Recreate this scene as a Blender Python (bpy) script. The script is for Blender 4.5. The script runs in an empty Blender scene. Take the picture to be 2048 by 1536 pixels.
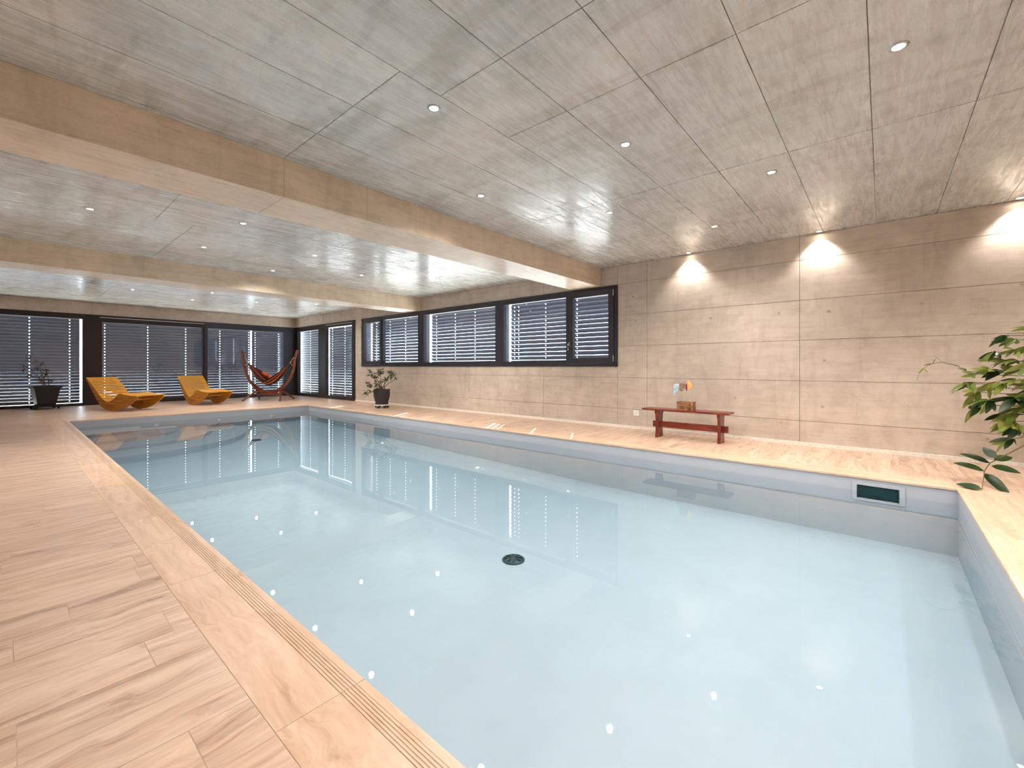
import bpy, bmesh, math, random
from mathutils import Vector, Matrix, noise
random.seed(7)
PI = math.pi
C = bpy.context.scene.collection
sc = bpy.context.scene

# ------------------------------------------------------------------ camera, world, sun, exposure
CAM_YAW = math.radians(49.45)
cam_d = bpy.data.cameras.new('camera')
cam_d.sensor_width = 36.0
cam_d.lens = 866.0 / 2048.0 * 36.0
cam_d.shift_y = -35.2 / 2048.0
cam_d.clip_start = 0.02
cam = bpy.data.objects.new('camera', cam_d)
cam.location = (0, 0, 1.10)
cam.rotation_euler = (PI / 2, 0, -CAM_YAW)
C.objects.link(cam)
sc.camera = cam

world = bpy.data.worlds.new('sky')
sc.world = world
world.use_nodes = True
wn = world.node_tree.nodes
wn['Background'].inputs[0].default_value = (0.74, 0.86, 1.0, 1)
wn['Background'].inputs[1].default_value = 17.0

sun_d = bpy.data.lights.new('sun', 'SUN')
sun_d.energy = 50.0
sun_d.angle = math.radians(0.6)
sun_d.color = (1.0, 0.95, 0.88)
sun = bpy.data.objects.new('sun', sun_d)
sd = Vector((-0.60, -0.34, -0.72)).normalized()
sun.rotation_euler = sd.to_track_quat('-Z', 'Y').to_euler()
C.objects.link(sun)

sc.cycles.max_bounces = 8
sc.cycles.glossy_bounces = 4
sc.view_settings.view_transform = 'Standard'
sc.view_settings.look = 'None'
sc.view_settings.gamma = 1.0
sc.view_settings.use_curve_mapping = False
sc.view_settings.exposure = 0.03

SPOT_W = 120.0       # radiant power of one downlight
WASH_W = 66.0
LAMP_COL = (1.0, 0.93, 0.86)

# ------------------------------------------------------------------ room dimensions (metres)
XL, XR = -0.9, 7.2
YB, YF = -2.5, 17.1
ZC = 2.92
PX0, PX1, PY0, PY1 = 0.81, 5.58, -0.52, 12.40      # pool opening
WATER = -0.15
PFLOOR = -0.62            # deep end of the basin
PSHAL = -0.40             # shallow end, at the steps

# ------------------------------------------------------------------ helpers
def tag(o, label=None, cat=None, group=None, kind=None):
    if label: o['label'] = label
    if cat: o['category'] = cat
    if group: o['group'] = group
    if kind: o['kind'] = kind
    return o

def empty(name, loc=(0, 0, 0), rz=0.0, parent=None):
    o = bpy.data.objects.new(name, None)
    o.empty_display_size = 0.1
    o.location = loc
    o.rotation_euler = (0, 0, rz)
    C.objects.link(o)
    if parent: o.parent = parent
    return o

class MB:
    """collects simple shapes, then becomes ONE mesh object"""
    def __init__(s):
        s.v = []; s.f = []; s.sm = []
    def add(s, vs, fs, smooth=False, M=None):
        n = len(s.v)
        for p in vs:
            p = Vector(p)
            s.v.append(tuple(M @ p) if M else tuple(p))
        for f in fs:
            s.f.append(tuple(n + i for i in f)); s.sm.append(smooth)
    def box(s, x0, x1, y0, y1, z0, z1, M=None):
        s.add([(x0,y0,z0),(x1,y0,z0),(x1,y1,z0),(x0,y1,z0),(x0,y0,z1),(x1,y0,z1),(x1,y1,z1),(x0,y1,z1)],
              [(0,3,2,1),(4,5,6,7),(0,1,5,4),(1,2,6,5),(2,3,7,6),(3,0,4,7)], False, M)
    def lathe(s, prof, n=24, M=None, smooth=True, capb=True, capt=True):
        vs = []; fs = []
        for (r, z) in prof:
            for i in range(n):
                a = 2*PI*i/n
                vs.append((r*math.cos(a), r*math.sin(a), z))
        for k in range(len(prof)-1):
            for i in range(n):
                j = (i+1) % n
                fs.append((k*n+i, k*n+j, (k+1)*n+j, (k+1)*n+i))
        s.add(vs, fs, smooth, M)
        if capb: s.add([(prof[0][0]*math.cos(2*PI*i/n), prof[0][0]*math.sin(2*PI*i/n), prof[0][1]) for i in range(n)], [tuple(range(n))[::-1]], False, M)
        if capt: s.add([(prof[-1][0]*math.cos(2*PI*i/n), prof[-1][0]*math.sin(2*PI*i/n), prof[-1][1]) for i in range(n)], [tuple(range(n))], False, M)
    def tube(s, pts, r, n=8, M=None):
        pts = [Vector(p) for p in pts]
        rs = r if isinstance(r, (list, tuple)) else [r]*len(pts)
        rings = []; up = Vector((0, 0, 1))
        for i, p in enumerate(pts):
            t = (pts[min(i+1, len(pts)-1)] - pts[max(i-1, 0)]).normalized()
            a = t.cross(up)
            if a.length < 1e-3: a = t.cross(Vector((1, 0, 0)))
            a.normalize(); b = a.cross(t)
            rings.append([p + (a*math.cos(2*PI*k/n) + b*math.sin(2*PI*k/n))*rs[i] for k in range(n)])
        vs = [v for rg in rings for v in rg]; fs = []
        for i in range(len(pts)-1):
            for k in range(n):
                j = (k+1) % n
                fs.append((i*n+k, i*n+j, (i+1)*n+j, (i+1)*n+k))
        fs.append(tuple(range(n))[::-1]); fs.append(tuple((len(pts)-1)*n+k for k in range(n)))
        s.add(vs, fs, True, M)
    def prism(s, poly, t0, t1, axis='y', M=None):
        """polygon in (a,b) extruded along axis"""
        def P(a, b, t):
            return {'y': (a, t, b), 'x': (t, a, b), 'z': (a, b, t)}[axis]
        n = len(poly)
        vs = [P(a, b, t0) for a, b in poly] + [P(a, b, t1) for a, b in poly]
        fs = [tuple(range(n)), tuple(range(2*n-1, n-1, -1))]
        for i in range(n):
            j = (i+1) % n
            fs.append((i, i+n, j+n, j))
        s.add(vs, fs, False, M)
    def build(s, name, mat, parent=None, bevel=0.0, seg=2):
        me = bpy.data.meshes.new(name)
        me.from_pydata(s.v, [], s.f)
        me.polygons.foreach_set('use_smooth', s.sm)
        bm = bmesh.new(); bm.from_mesh(me)
        bmesh.ops.recalc_face_normals(bm, faces=bm.faces)
        if bevel > 0:
            es = [e for e in bm.edges if len(e.link_faces) == 2 and e.calc_face_angle(0) > 0.6]
            bmesh.ops.bevel(bm, geom=es, offset=bevel, segments=seg, affect='EDGES', profile=0.6, clamp_overlap=True)
        bm.to_mesh(me); bm.free()
        me.materials.append(mat)
        o = bpy.data.objects.new(name, me)
        C.objects.link(o)
        if parent: o.parent = parent
        return o

def box(name, x0, x1, y0, y1, z0, z1, mat, parent=None, bevel=0.0):
    m = MB(); m.box(x0, x1, y0, y1, z0, z1)
    return m.build(name, mat, parent, bevel)

def copy_tree(o, parent=None):
    c = o.copy(); C.objects.link(c)
    if parent: c.parent = parent
    for ch in o.children:
        if ch.type != 'LIGHT': copy_tree(ch, c)
    return c

# ------------------------------------------------------------------ materials
def srgb(r, g, b):
    f = lambda c: (c/255/12.92) if c/255 <= 0.04045 else ((c/255+0.055)/1.055)**2.4
    return (f(r), f(g), f(b), 1)

class NT:
    def __init__(s, name):
        s.m = bpy.data.materials.new(name); s.m.use_nodes = True
        s.t = s.m.node_tree; s.n = s.t.nodes
        s.b = s.n['Principled BSDF']; s.out = s.n['Material Output']
    def N(s, typ, **kw):
        n = s.n.new(typ)
        for k, v in kw.items():
            if isinstance(v, (int, float, str, bool)) and hasattr(n, k): setattr(n, k, v)
        return n
    def L(s, a, b): s.t.links.new(a, b)
    def pos(s, scale=(1, 1, 1), rnd=0.0):
        g = s.N('ShaderNodeNewGeometry')
        src = g.outputs['Position']
        if rnd:
            oi = s.N('ShaderNodeObjectInfo')
            ad = s.N('ShaderNodeMath', operation='ADD')
            s.L(oi.outputs['Random'], ad.inputs[0]); s.L(g.outputs['Random Per Island'], ad.inputs[1])
            s.rnd = ad.outputs[0]
            mu = s.N('ShaderNodeMath', operation='MULTIPLY'); mu.inputs[1].default_value = rnd
            s.L(ad.outputs[0], mu.inputs[0])
            va = s.N('ShaderNodeVectorMath', operation='ADD')
            s.L(src, va.inputs[0]); s.L(mu.outputs[0], va.inputs[1])
            src = va.outputs[0]
        mp = s.N('ShaderNodeMapping'); mp.inputs['Scale'].default_value = scale
        s.L(src, mp.inputs['Vector'])
        return mp.outputs[0]
    def noise(s, vec, scale, detail=4, rough=0.6, dist=0.0):
        n = s.N('ShaderNodeTexNoise')
        n.inputs['Scale'].default_value = scale; n.inputs['Detail'].default_value = detail
        n.inputs['Roughness'].default_value = rough; n.inputs['Distortion'].default_value = dist
        s.L(vec, n.inputs['Vector'])
        return n.outputs['Fac']
    def ramp(s, fac, stops):
        r = s.N('ShaderNodeValToRGB'); e = r.color_ramp.elements
        while len(e) < len(stops): e.new(0.5)
        for i, (p, c) in enumerate(stops):
            e[i].position = p
            e[i].color = c if isinstance(c, tuple) else (c, c, c, 1)
        s.L(fac, r.inputs[0]); return r.outputs['Color']
    def mix(s, fac, a, b, mode='MIX'):
        m = s.N('ShaderNodeMix'); m.data_type = 'RGBA'; m.blend_type = mode
        for sock, val in ((m.inputs[0], fac), (m.inputs[6], a), (m.inputs[7], b)):
            if isinstance(val, (int, float)): sock.default_value = val
            elif isinstance(val, tuple): sock.default_value = val
            else: s.L(val, sock)
        return m.outputs[2]
    def bump(s, h, strength, dist=0.01):
        b = s.N('ShaderNodeBump'); b.inputs['Strength'].default_value = strength; b.inputs['Distance'].default_value = dist
        s.L(h, b.inputs['Height']); s.L(b.outputs[0], s.b.inputs['Normal'])
    def map(s, v, a, b, c, d):
        m = s.N('ShaderNodeMapRange')
        for i, x in enumerate((a, b, c, d)): m.inputs[i+1].default_value = x
        s.L(v, m.inputs[0]); return m.outputs[0]

def plain(name, col, rough=0.5, metal=0.0, bump=0.0, var=0.12, scale=30, spec=0.5):
    t = NT(name)
    v = t.pos((1, 1, 1))
    n = t.noise(v, scale, 3)
    dark = tuple(c*(1-var) for c in col[:3]) + (1,)
    lite = tuple(min(1, c*(1+var)) for c in col[:3]) + (1,)
    t.L(t.ramp(n, [(0.3, dark), (0.7, lite)]), t.b.inputs['Base Color'])
    t.b.inputs['Roughness'].default_value = rough
    t.b.inputs['Metallic'].default_value = metal
    t.b.inputs['Specular IOR Level'].default_value = spec
    if bump: t.bump(n, bump, 0.004)
    return t.m

def concrete(name, base, streak_axis=0, gloss=(0.35, 0.6), patch=0.5, seed=0.0, streak=0.35, stain=0.5):
    t = NT(name)
    p = t.pos((1, 1, 1), rnd=0.0)
    off = t.N('ShaderNodeMapping'); off.inputs['Location'].default_value = (seed, seed*1.7, seed*0.6)
    t.L(p, off.inputs['Vector']); p = off.outputs[0]
    big = t.noise(p, 0.9, 5, 0.6, 0.3)
    mid = t.noise(p, 5.0, 6, 0.65, 0.6)
    sc3 = [7.0, 7.0, 7.0]; sc3[streak_axis] = 0.8
    st_m = t.N('ShaderNodeMapping'); st_m.inputs['Scale'].default_value = sc3; t.L(p, st_m.inputs['Vector'])
    st = t.noise(st_m.outputs[0], 2.2, 6, 0.7, 0.5)
    fine = t.noise(p, 90.0, 3, 0.6)
    # blow holes
    vo = t.N('ShaderNodeTexVoronoi'); vo.inputs['Scale'].default_value = 9.0; t.L(p, vo.inputs['Vector'])
    pores = t.ramp(vo.outputs['Distance'], [(0.025, 0.55), (0.05, 1.0)])
    b = base
    c1 = t.ramp(big, [(0.30, tuple(x*0.86 for x in b[:3])+(1,)), (0.5, b), (0.72, tuple(min(1, x*1.16) for x in b[:3])+(1,))])
    c2 = t.ramp(mid, [(0.28, (0.80, 0.78, 0.75, 1)), (0.5, (0.97, 0.97, 0.96, 1)), (0.75, (1.06, 1.06, 1.06, 1))])
    c = t.mix(0.75, c1, c2, 'MULTIPLY')
    c3 = t.ramp(st, [(0.30, (0.66, 0.64, 0.60, 1)), (0.52, (1, 1, 1, 1)), (0.8, (1.12, 1.12, 1.12, 1))])
    c = t.mix(streak, c, c3, 'MULTIPLY')
    c4 = t.ramp(fine, [(0.3, 0.88), (0.7, 1.06)])
    c = t.mix(0.6, c, c4, 'MULTIPLY')
    c = t.mix(0.8, c, pores, 'MULTIPLY')
    # wide soft stains across the boards
    s4 = [0.5, 0.5, 0.5]; s4[streak_axis] = 2.6
    sm_ = t.N('ShaderNodeMapping'); sm_.inputs['Scale'].default_value = s4; t.L(p, sm_.inputs['Vector'])
    sn = t.noise(sm_.outputs[0], 1.8, 7, 0.68, 0.7)
    c = t.mix(stain, c, t.ramp(sn, [(0.36, (0.74, 0.72, 0.67, 1)), (0.48, (1, 1, 1, 1)), (0.7, (1.05, 1.05, 1.05, 1))]), 'MULTIPLY')
    # patches of flaked cement skin
    fl = t.noise(st_m.outputs[0], 5.0, 5, 0.75, 1.2)
    flk = t.ramp(fl, [(0.60, 0.0), (0.66, 1.0)])
    c = t.mix(t.mix(1.0, flk, (patch, patch, patch, 1), 'MULTIPLY'), c, tuple(min(1, x*1.25) for x in b[:3])+(1,))
    t.L(c, t.b.inputs['Base Color'])
    ro = t.noise(st_m.outputs[0], 3.0, 6, 0.75, 0.8)
    t.L(t.map(ro, 0.38, 0.62, gloss[0], gloss[1]), t.b.inputs['Roughness'])
    t.b.inputs['Specular IOR Level'].default_value = 1.0 if gloss[0] < 0.2 else 0.55
    t.bump(t.mix(0.5, mid, fine), 0.025 if gloss[0] < 0.2 else 0.10, 0.01)
    return t.m

def timber_tile(name, cols, rough=0.38, axis=0, contrast=1.0):
    """wood-look porcelain: grain runs along `axis`, shifted per tile"""
    t = NT(name)
    p = t.pos((1, 1, 1), rnd=23.0)
    s3 = [9.0, 9.0, 9.0]; s3[axis] = 0.9
    mp = t.N('ShaderNodeMapping'); mp.inputs['Scale'].default_value = s3; t.L(p, mp.inputs['Vector'])
    warp = t.noise(p, 1.6, 3, 0.5, 0.4)
    wv = t.N('ShaderNodeVectorMath', operation='ADD')
    wm = t.N('ShaderNodeMath', operation='MULTIPLY'); wm.inputs[1].default_value = 1.6; t.L(warp, wm.inputs[0])
    t.L(mp.outputs[0], wv.inputs[0]); t.L(wm.outputs[0], wv.inputs[1])
    g1 = t.noise(wv.outputs[0], 1.7, 7, 0.62, 0.9)
    g2 = t.noise(wv.outputs[0], 7.0, 4, 0.7, 0.3)
    c = t.ramp(g1, [(0.30, cols[0]), (0.43, cols[1]), (0.56, cols[2]), (0.78, cols[3])])
    c = t.mix(0.35*contrast, c, t.ramp(g2, [(0.3, (0.72, 0.68, 0.64, 1)), (0.6, (1.06, 1.05, 1.04, 1))]), 'MULTIPLY')
    fr = t.N('ShaderNodeMath', operation='FRACT'); fm = t.N('ShaderNodeMath', operation='MULTIPLY'); fm.inputs[1].default_value = 7.31
    t.L(t.rnd, fm.inputs[0]); t.L(fm.outputs[0], fr.inputs[0])
    c = t.mix(0.5, c, t.ramp(fr.outputs[0], [(0.0, (0.86, 0.84, 0.83, 1)), (1.0, (1.1, 1.08, 1.05, 1))]), 'MULTIPLY')
    t.L(c, t.b.inputs['Base Color'])
    t.L(t.map(g2, 0.3, 0.7, rough-0.06, rough+0.1), t.b.inputs['Roughness'])
    t.bump(g2, 0.08, 0.003)
    return t.m

def wood(name, dark, mid, lite, axis=0, rough=0.4, k=1.0):
    t = NT(name)
    tc = t.N('ShaderNodeTexCoord')
    s3 = [14*k, 14*k, 14*k]; s3[axis] = 1.4*k
    mp = t.N('ShaderNodeMapping'); mp.inputs['Scale'].default_value = s3; t.L(tc.outputs['Object'], mp.inputs['Vector'])
    g = t.noise(mp.outputs[0], 2.4, 6, 0.6, 1.2)
    t.L(t.ramp(g, [(0.3, dark), (0.5, mid), (0.72, lite)]), t.b.inputs['Base Color'])
    t.b.inputs['Roughness'].default_value = rough
    t.bump(g, 0.06, 0.003)
    return t.m

M = {}
M['conc_ceiling'] = concrete('ceiling concrete', srgb(208, 209, 206), 0, (0.10, 0.44), 0.30, 0.0, 0.55, 0.8)
M['conc_wall'] = concrete('wall concrete', srgb(208, 195, 182), 1, (0.42, 0.65), 0.25, 11.0, 0.40, 0.35)
M['conc_beam'] = concrete('beam concrete', srgb(228, 208, 184), 0, (0.26, 0.46), 0.4, 5.0, 0.5, 0.3)
M['conc_core'] = concrete('joint concrete', srgb(120, 110, 98), 1, (0.6, 0.8), 0.1, 3.0, 0.2)
M['tie'] = concrete('tie hole mortar', srgb(184, 170, 154), 1, (0.6, 0.8), 0.1, 8.0, 0.2)
TC = [srgb(158, 128, 106), srgb(198, 168, 146), srgb(214, 186, 164), srgb(228, 204, 184)]
M['tile'] = timber_tile('wood look tile', TC, 0.36, 0)
M['coping'] = timber_tile('coping tile', [srgb(186, 150, 122), srgb(208, 176, 150), srgb(218, 188, 164), srgb(228, 204, 182)], 0.40, 1, 0.8)
M['coping_x'] = timber_tile('coping tile across', [srgb(186, 150, 122), srgb(208, 176, 150), srgb(218, 188, 164), srgb(228, 204, 182)], 0.40, 0, 0.8)
M['grout'] = plain('pale grout', srgb(196, 176, 154), 0.8)
M['skirt'] = plain('pale skirting', srgb(240, 234, 224), 0.5)
M['liner'] = plain('grey pool liner', srgb(172, 176, 184), 0.42, 0, 0.0, 0.03, 3)
M['frame'] = plain('anthracite frame', srgb(58, 58, 66), 0.35, 0.3, 0, 0.05)
M['frame2'] = plain('dark bronze frame', srgb(44, 34, 34), 0.35, 0.3, 0, 0.05)
M['alu'] = plain('brushed aluminium', srgb(190, 190, 194), 0.35, 0.9, 0, 0.05)
M['chrome'] = plain('chrome', srgb(220, 220, 222), 0.15, 1.0, 0, 0.03)
M['slat'] = plain('aluminium slat grey', srgb(96, 98, 110), 0.38, 0.3, 0, 0.06, 6)
M['gasket'] = plain('black gasket', srgb(20, 20, 22), 0.6)
M['white_plastic'] = plain('white plastic', srgb(236, 234, 230), 0.35, 0, 0, 0.02)
M['black_plastic'] = plain('black plastic', srgb(22, 22, 26), 0.42, 0, 0, 0.1)
M['anth_pot'] = plain('anthracite pot', srgb(48, 46, 50), 0.5, 0, 0.05, 0.1)
M['soil'] = plain('potting soil', srgb(56, 38, 26), 0.9, 0, 0.5, 0.3, 60)
M['lounger'] = wood('amber lounger slat', srgb(176, 116, 34), srgb(206, 146, 46), srgb(226, 172, 70), 1, 0.38)
M['lounger_side'] = wood('amber lounger side', srgb(150, 88, 24), srgb(192, 128, 38), srgb(214, 152, 58), 0, 0.4, 0.5)
M['bench'] = wood('red brown bench', srgb(78, 26, 16), srgb(118, 44, 28), srgb(146, 66, 42), 1, 0.25)
M['hamwood'] = wood('reddish larch', srgb(76, 34, 22), srgb(116, 58, 36), srgb(156, 94, 60), 0, 0.4)
M['rope'] = plain('natural rope', srgb(206, 186, 150), 0.8)
M['block'] = wood('rough driftwood block', srgb(84, 52, 28), srgb(140, 96, 58), srgb(184, 140, 96), 1, 0.7, 1.0)
M['terrace'] = plain('terrace paving', srgb(190, 188, 182), 0.8, 0, 0.1, 0.08, 4)
M['drain'] = plain('dark drain grille', srgb(40, 62, 70), 0.4, 0.2)
M['teal'] = plain('dark teal flap', srgb(10, 58, 62), 0.3)
M['stem'] = plain('green brown stem', srgb(96, 88, 48), 0.6, 0, 0.2, 0.25)
M['trunk'] = plain('plant trunk', srgb(112, 92, 62), 0.75, 0, 0.4, 0.25)

def leafmat(name, a, b, c):
    t = NT(name)
    p = t.pos((1, 1, 1), rnd=9.0)
    n = t.noise(p, 3.0, 3)
    t.L(t.ramp(n, [(0.3, a), (0.5, b), (0.7, c)]), t.b.inputs['Base Color'])
    t.b.inputs['Roughness'].default_value = 0.33
    t.b.inputs['Subsurface Weight'].default_value = 0.0
    tr = t.N('ShaderNodeBsdfTranslucent'); t.L(t.ramp(n, [(0.3, b), (0.7, c)]), tr.inputs['Color'])
    mx = t.N('ShaderNodeMixShader'); mx.inputs[0].default_value = 0.25
    t.L(t.b.outputs[0], mx.inputs[1]); t.L(tr.outputs[0], mx.inputs[2]); t.L(mx.outputs[0], t.out.inputs['Surface'])
    return t.m
M['leaf'] = leafmat('glossy green leaf', srgb(52, 74, 26), srgb(112, 132, 50), srgb(196, 196, 118))
M['leaf_dark'] = leafmat('dark green leaf', srgb(20, 36, 16), srgb(34, 58, 24), srgb(56, 82, 34))
M['leaf_small'] = leafmat('small green leaf', srgb(38, 50, 26), srgb(66, 84, 42), srgb(104, 120, 66))
M['leaf_brown'] = leafmat('brownish leaf', srgb(52, 32, 20), srgb(78, 56, 28), srgb(70, 70, 36))

def schlick(t, f0):
    lw = t.N('ShaderNodeLayerWeight'); lw.inputs['Blend'].default_value = 0.5
    pw = t.N('ShaderNodeMath', operation='POWER'); pw.inputs[1].default_value = 5.0; t.L(lw.outputs['Facing'], pw.inputs[0])
    ma = t.N('ShaderNodeMath', operation='MULTIPLY_ADD'); ma.inputs[1].default_value = 1-f0; ma.inputs[2].default_value = f0
    t.L(pw.outputs[0], ma.inputs[0]); return ma.outputs[0]

def glassmat():
    t = NT('clear window glass')
    tr = t.N('ShaderNodeBsdfTransparent'); tr.inputs[0].default_value = (0.93, 0.95, 0.95, 1)
    gl = t.N('ShaderNodeBsdfGlossy'); gl.inputs['Roughness'].default_value = 0.0
    mx = t.N('ShaderNodeMixShader')
    t.L(schlick(t, 0.04), mx.inputs[0]); t.L(tr.outputs[0], mx.inputs[1]); t.L(gl.outputs[0], mx.inputs[2])
    t.L(mx.outputs[0], t.out.inputs['Surface'])
    return t.m
M['glass'] = glassmat()

def watermat():
    t = NT('pool water')
    tr = t.N('ShaderNodeBsdfTransparent'); tr.inputs[0].default_value = (0.97, 0.99, 1.0, 1)
    gl = t.N('ShaderNodeBsdfGlossy'); gl.inputs['Roughness'].default_value = 0.0
    p = t.pos((1, 1, 1))
    n = t.noise(p, 1.3, 2, 0.4)
    bp = t.N('ShaderNodeBump'); bp.inputs['Strength'].default_value = 0.012; bp.inputs['Distance'].default_value = 0.05
    t.L(n, bp.inputs['Height']); t.L(bp.outputs[0], gl.inputs['Normal'])
    mx = t.N('ShaderNodeMixShader')
    t.L(schlick(t, 0.02), mx.inputs[0]); t.L(tr.outputs[0], mx.inputs[1]); t.L(gl.outputs[0], mx.inputs[2])
    t.L(mx.outputs[0], t.out.inputs['Surface'])
    va = t.N('ShaderNodeVolumeAbsorption'); va.inputs['Color'].default_value = (0.15, 0.76, 0.90, 1); va.inputs['Density'].default_value = 0.20
    t.L(va.outputs[0], t.out.inputs['Volume'])
    return t.m
M['water'] = watermat()

def emit(name, col, s):
    t = NT(name)
    t.b.inputs['Base Color'].default_value = (0.8, 0.8, 0.8, 1)
    t.b.inputs['Emission Color'].default_value = col + (1,)
    t.b.inputs['Emission Strength'].default_value = s
    return t.m
M['lamp'] = emit('lit lamp lens', (1.0, 0.86, 0.68), 60.0)

# ------------------------------------------------------------------ STRUCTURE: floor, pool, terrace
def panels(parent, name, plane, rects, depth, mat, gap=0.0025):
    """rectangular pieces: plane 'z-' (ceiling), 'x' (right wall face), 'y' etc.; each an object of its own"""
    for (a0, a1, b0, b1, base) in rects:
        a0 += gap; a1 -= gap; b0 += gap; b1 -= gap
        if a1-a0 < 0.01 or b1-b0 < 0.01: continue
        if plane == 'z': o = box(name, a0, a1, b0, b1, base, base+depth, mat, parent)
        elif plane == 'x': o = box(name, base, base+depth, a0, a1, b0, b1, mat, parent)
        else: o = box(name, a0, a1, base, base+depth, b0, b1, mat, parent)

# floor slab in one piece round the pool, tiles on top
fl = MB()
for r in ((XL, PX0-0.02, YB, YF), (PX1+0.02, XR, YB, YF), (PX0-0.02, PX1+0.02, YB, PY0-0.02), (PX0-0.02, PX1+0.02, PY1+0.02, YF)):
    fl.box(r[0], r[1], r[2], r[3], -0.06, -0.0012)
floor = fl.build('floor', M['grout'])
tag(floor, 'pale floor of wood look tiles running round the pool', 'floor', kind='structure')

TW = 0.2165; TL = 1.33
tiles = []
def tile_rows(x0, x1, y0, y1, phase=0):
    """rows one tile wide along Y, tiles lie along X, staggered"""
    k0 = math.floor((y0 - 1.375) / TW) ; k1 = math.ceil((y1 - 1.375) / TW)
    for k in range(k0, k1):
        ya = max(y0, 1.375 + k*TW); yb = min(y1, 1.375 + (k+1)*TW)
        if yb - ya < 0.02: continue
        rr = random.Random(k*31 + phase)
        offs = {0: 0.358, 1: -0.40, 3: 0.358, 2: 0.02, 6: 0.183, 8: 0.475, 14: 0.158, 22: 0.195}
        x = offs.get(k, rr.uniform(-0.65, 0.5)) if phase == 0 else x0 + rr.uniform(-TL, 0)
        while x > x0: x -= TL
        while x < x1:
            xa = max(x, x0); xb = min(x+TL, x1)
            if xb - xa > 0.03: tiles.append((xa, xb, ya, yb))
            x += TL
CW = 0.285
tile_rows(XL, PX0-CW, YB, YF, 0)
tile_rows(PX1+CW, XR, YB, YF, 5)
tile_rows(PX0-CW, PX1+CW, YB, PY0-CW, 9)
tile_rows(PX0-CW, PX1+CW, PY1+CW, YF, 3)
def inview(x, y):
    a = math.atan2(x, y)
    return math.radians(-3) < a < math.radians(102)
def tkey(t):
    cx = (t[0]+t[1])/2; cy = (t[2]+t[3])/2
    d = math.hypot(cx, cy)
    return d if (inview(t[0], t[3]) or inview(t[1], t[2])) and cx > -0.6 else d + 100
tiles.sort(key=tkey)
G = 0.0014
for t in tiles[:285]:
    dz = random.uniform(-0.0006, 0.0)
    box('tile', t[0]+G, t[1]-G, t[2]+G, t[3]-G, -0.02, dz, M['tile'], floor)
rest = MB()
for t in tiles[285:]:
    rest.box(t[0]+G, t[1]-G, t[2]+G, t[3]-G, -0.02, random.uniform(-0.0006, 0.0))
o = rest.build('tile_field', M['tile'], floor); o['kind'] = 'stuff'

# coping with moulded grip ridges
cop = empty('pool_coping')
tag(cop, 'pale grooved tile coping framing the pool edge', 'coping', kind='structure')
def coping_profile():
    # distance from pool edge (0) outwards to CW, heights
    pts = [(-0.012, -0.022), (-0.012, -0.003), (-0.009, 0.0), (0.019, 0.0)]
    d = 0.019
    for i in range(5):
        pts += [(d+0.0015, -0.0016), (d+0.0045, -0.0016), (d+0.006, 0.0010), (d+0.0115, 0.0010)]
        d += 0.0115
    pts += [(d+0.0015, -0.003), (d+0.004, 0.0), (CW-0.0015, 0.0), (CW-0.0015, -0.022)]
    return pts
prof = coping_profile()
def coping_run(side, a0, a1, joint):
    k = math.floor((a0-joint)/1.3375); p = joint + k*1.3375
    while p < a1:
        s0 = max(p, a0)+0.001; s1 = min(p+1.3375, a1)-0.001
        if s1 - s0 > 0.02:
            m = MB()
            if side == 'L': m.prism([(PX0-d, z) for d, z in prof], s0, s1, 'y')
            if side == 'R': m.prism([(PX1+d, z) for d, z in prof], s0, s1, 'y')
            if side == 'N': m.prism([(PY0-d, z) for d, z in prof], s0, s1, 'x')
            if side == 'F': m.prism([(PY1+d, z) for d, z in prof], s0, s1, 'x')
            m.build('tile', M['coping'] if side in 'LR' else M['coping_x'], cop)
        p += 1.3375
coping_run('L', PY0-CW, PY1+CW, 1.385)
coping_run('R', PY0-CW, PY1+CW, 0.15)
coping_run('N', PX0+0.012, PX1-0.012, 1.5)
coping_run('F', PX0+0.012, PX1-0.012, 1.5)

# basin
SK = (0.236, -0.165)      # skimmer span in y
b = MB()
x0, x1, y0, y1 = PX0, PX1, PY0, PY1
b.prism([(y0-0.2, PFLOOR-0.2), (y1+0.2, PFLOOR-0.2), (y1+0.2, PSHAL), (y1, PSHAL), (3.0, PFLOOR), (y0-0.2, PFLOOR)], x0-0.2, x1+0.2, 'x')
b.box(x0-0.2, x0, y0-0.2, y1+0.2, PFLOOR, -0.022)
b.box(x0, x1, y0-0.2, y0, PFLOOR, -0.022)
b.box(x0, x1, y1, y1+0.2, PFLOOR, -0.022)
b.box(x1, x1+0.2, y0-0.2, -0.122, PFLOOR, -0.022)
b.box(x1, x1+0.2, 0.196, y1+0.2, PFLOOR, -0.022)
b.box(x1, x1+0.2, -0.122, 0.196, PFLOOR, -0.225)
b.box(x1, x1+0.2, -0.122, 0.196, -0.085, -0.022)
basin = b.build('pool_basin', M['liner'])
tag(basin, 'light grey lined basin of the long indoor pool', 'pool', kind='structure')
wl = MB()
for (a, c, e, g) in ((x0, x0+0.004, y0, y1), (x1-0.004, x1, y0, y1), (x0, x1, y0, y0+0.004), (x0, x1, y1-0.004, y1)):
    wl.box(a, c, e, g, -0.276, -0.268)
wl.build('coping_reflection', M['liner'], basin)  # thin ridge added to stand in for the coping edge's reflection in the water
# corner steps under water at the far left
for i, (rx, ry, z) in enumerate(((1.1, 1.0, -0.21), (1.7, 1.7, -0.26), (2.3, 2.4, -0.31), (2.9, 3.1, -0.36))):
    poly = [(x0, y1)] + [(x0+rx*math.cos(a)**0.8 if a < PI/2-1e-6 else x0, y1-ry*math.sin(a)**0.8 if a > 1e-6 else y1) for a in [PI/2*k/18 for k in range(19)]]
    m = MB(); m.prism(poly, PFLOOR, z, 'z')
    m.build('step', M['liner'], basin)

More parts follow.
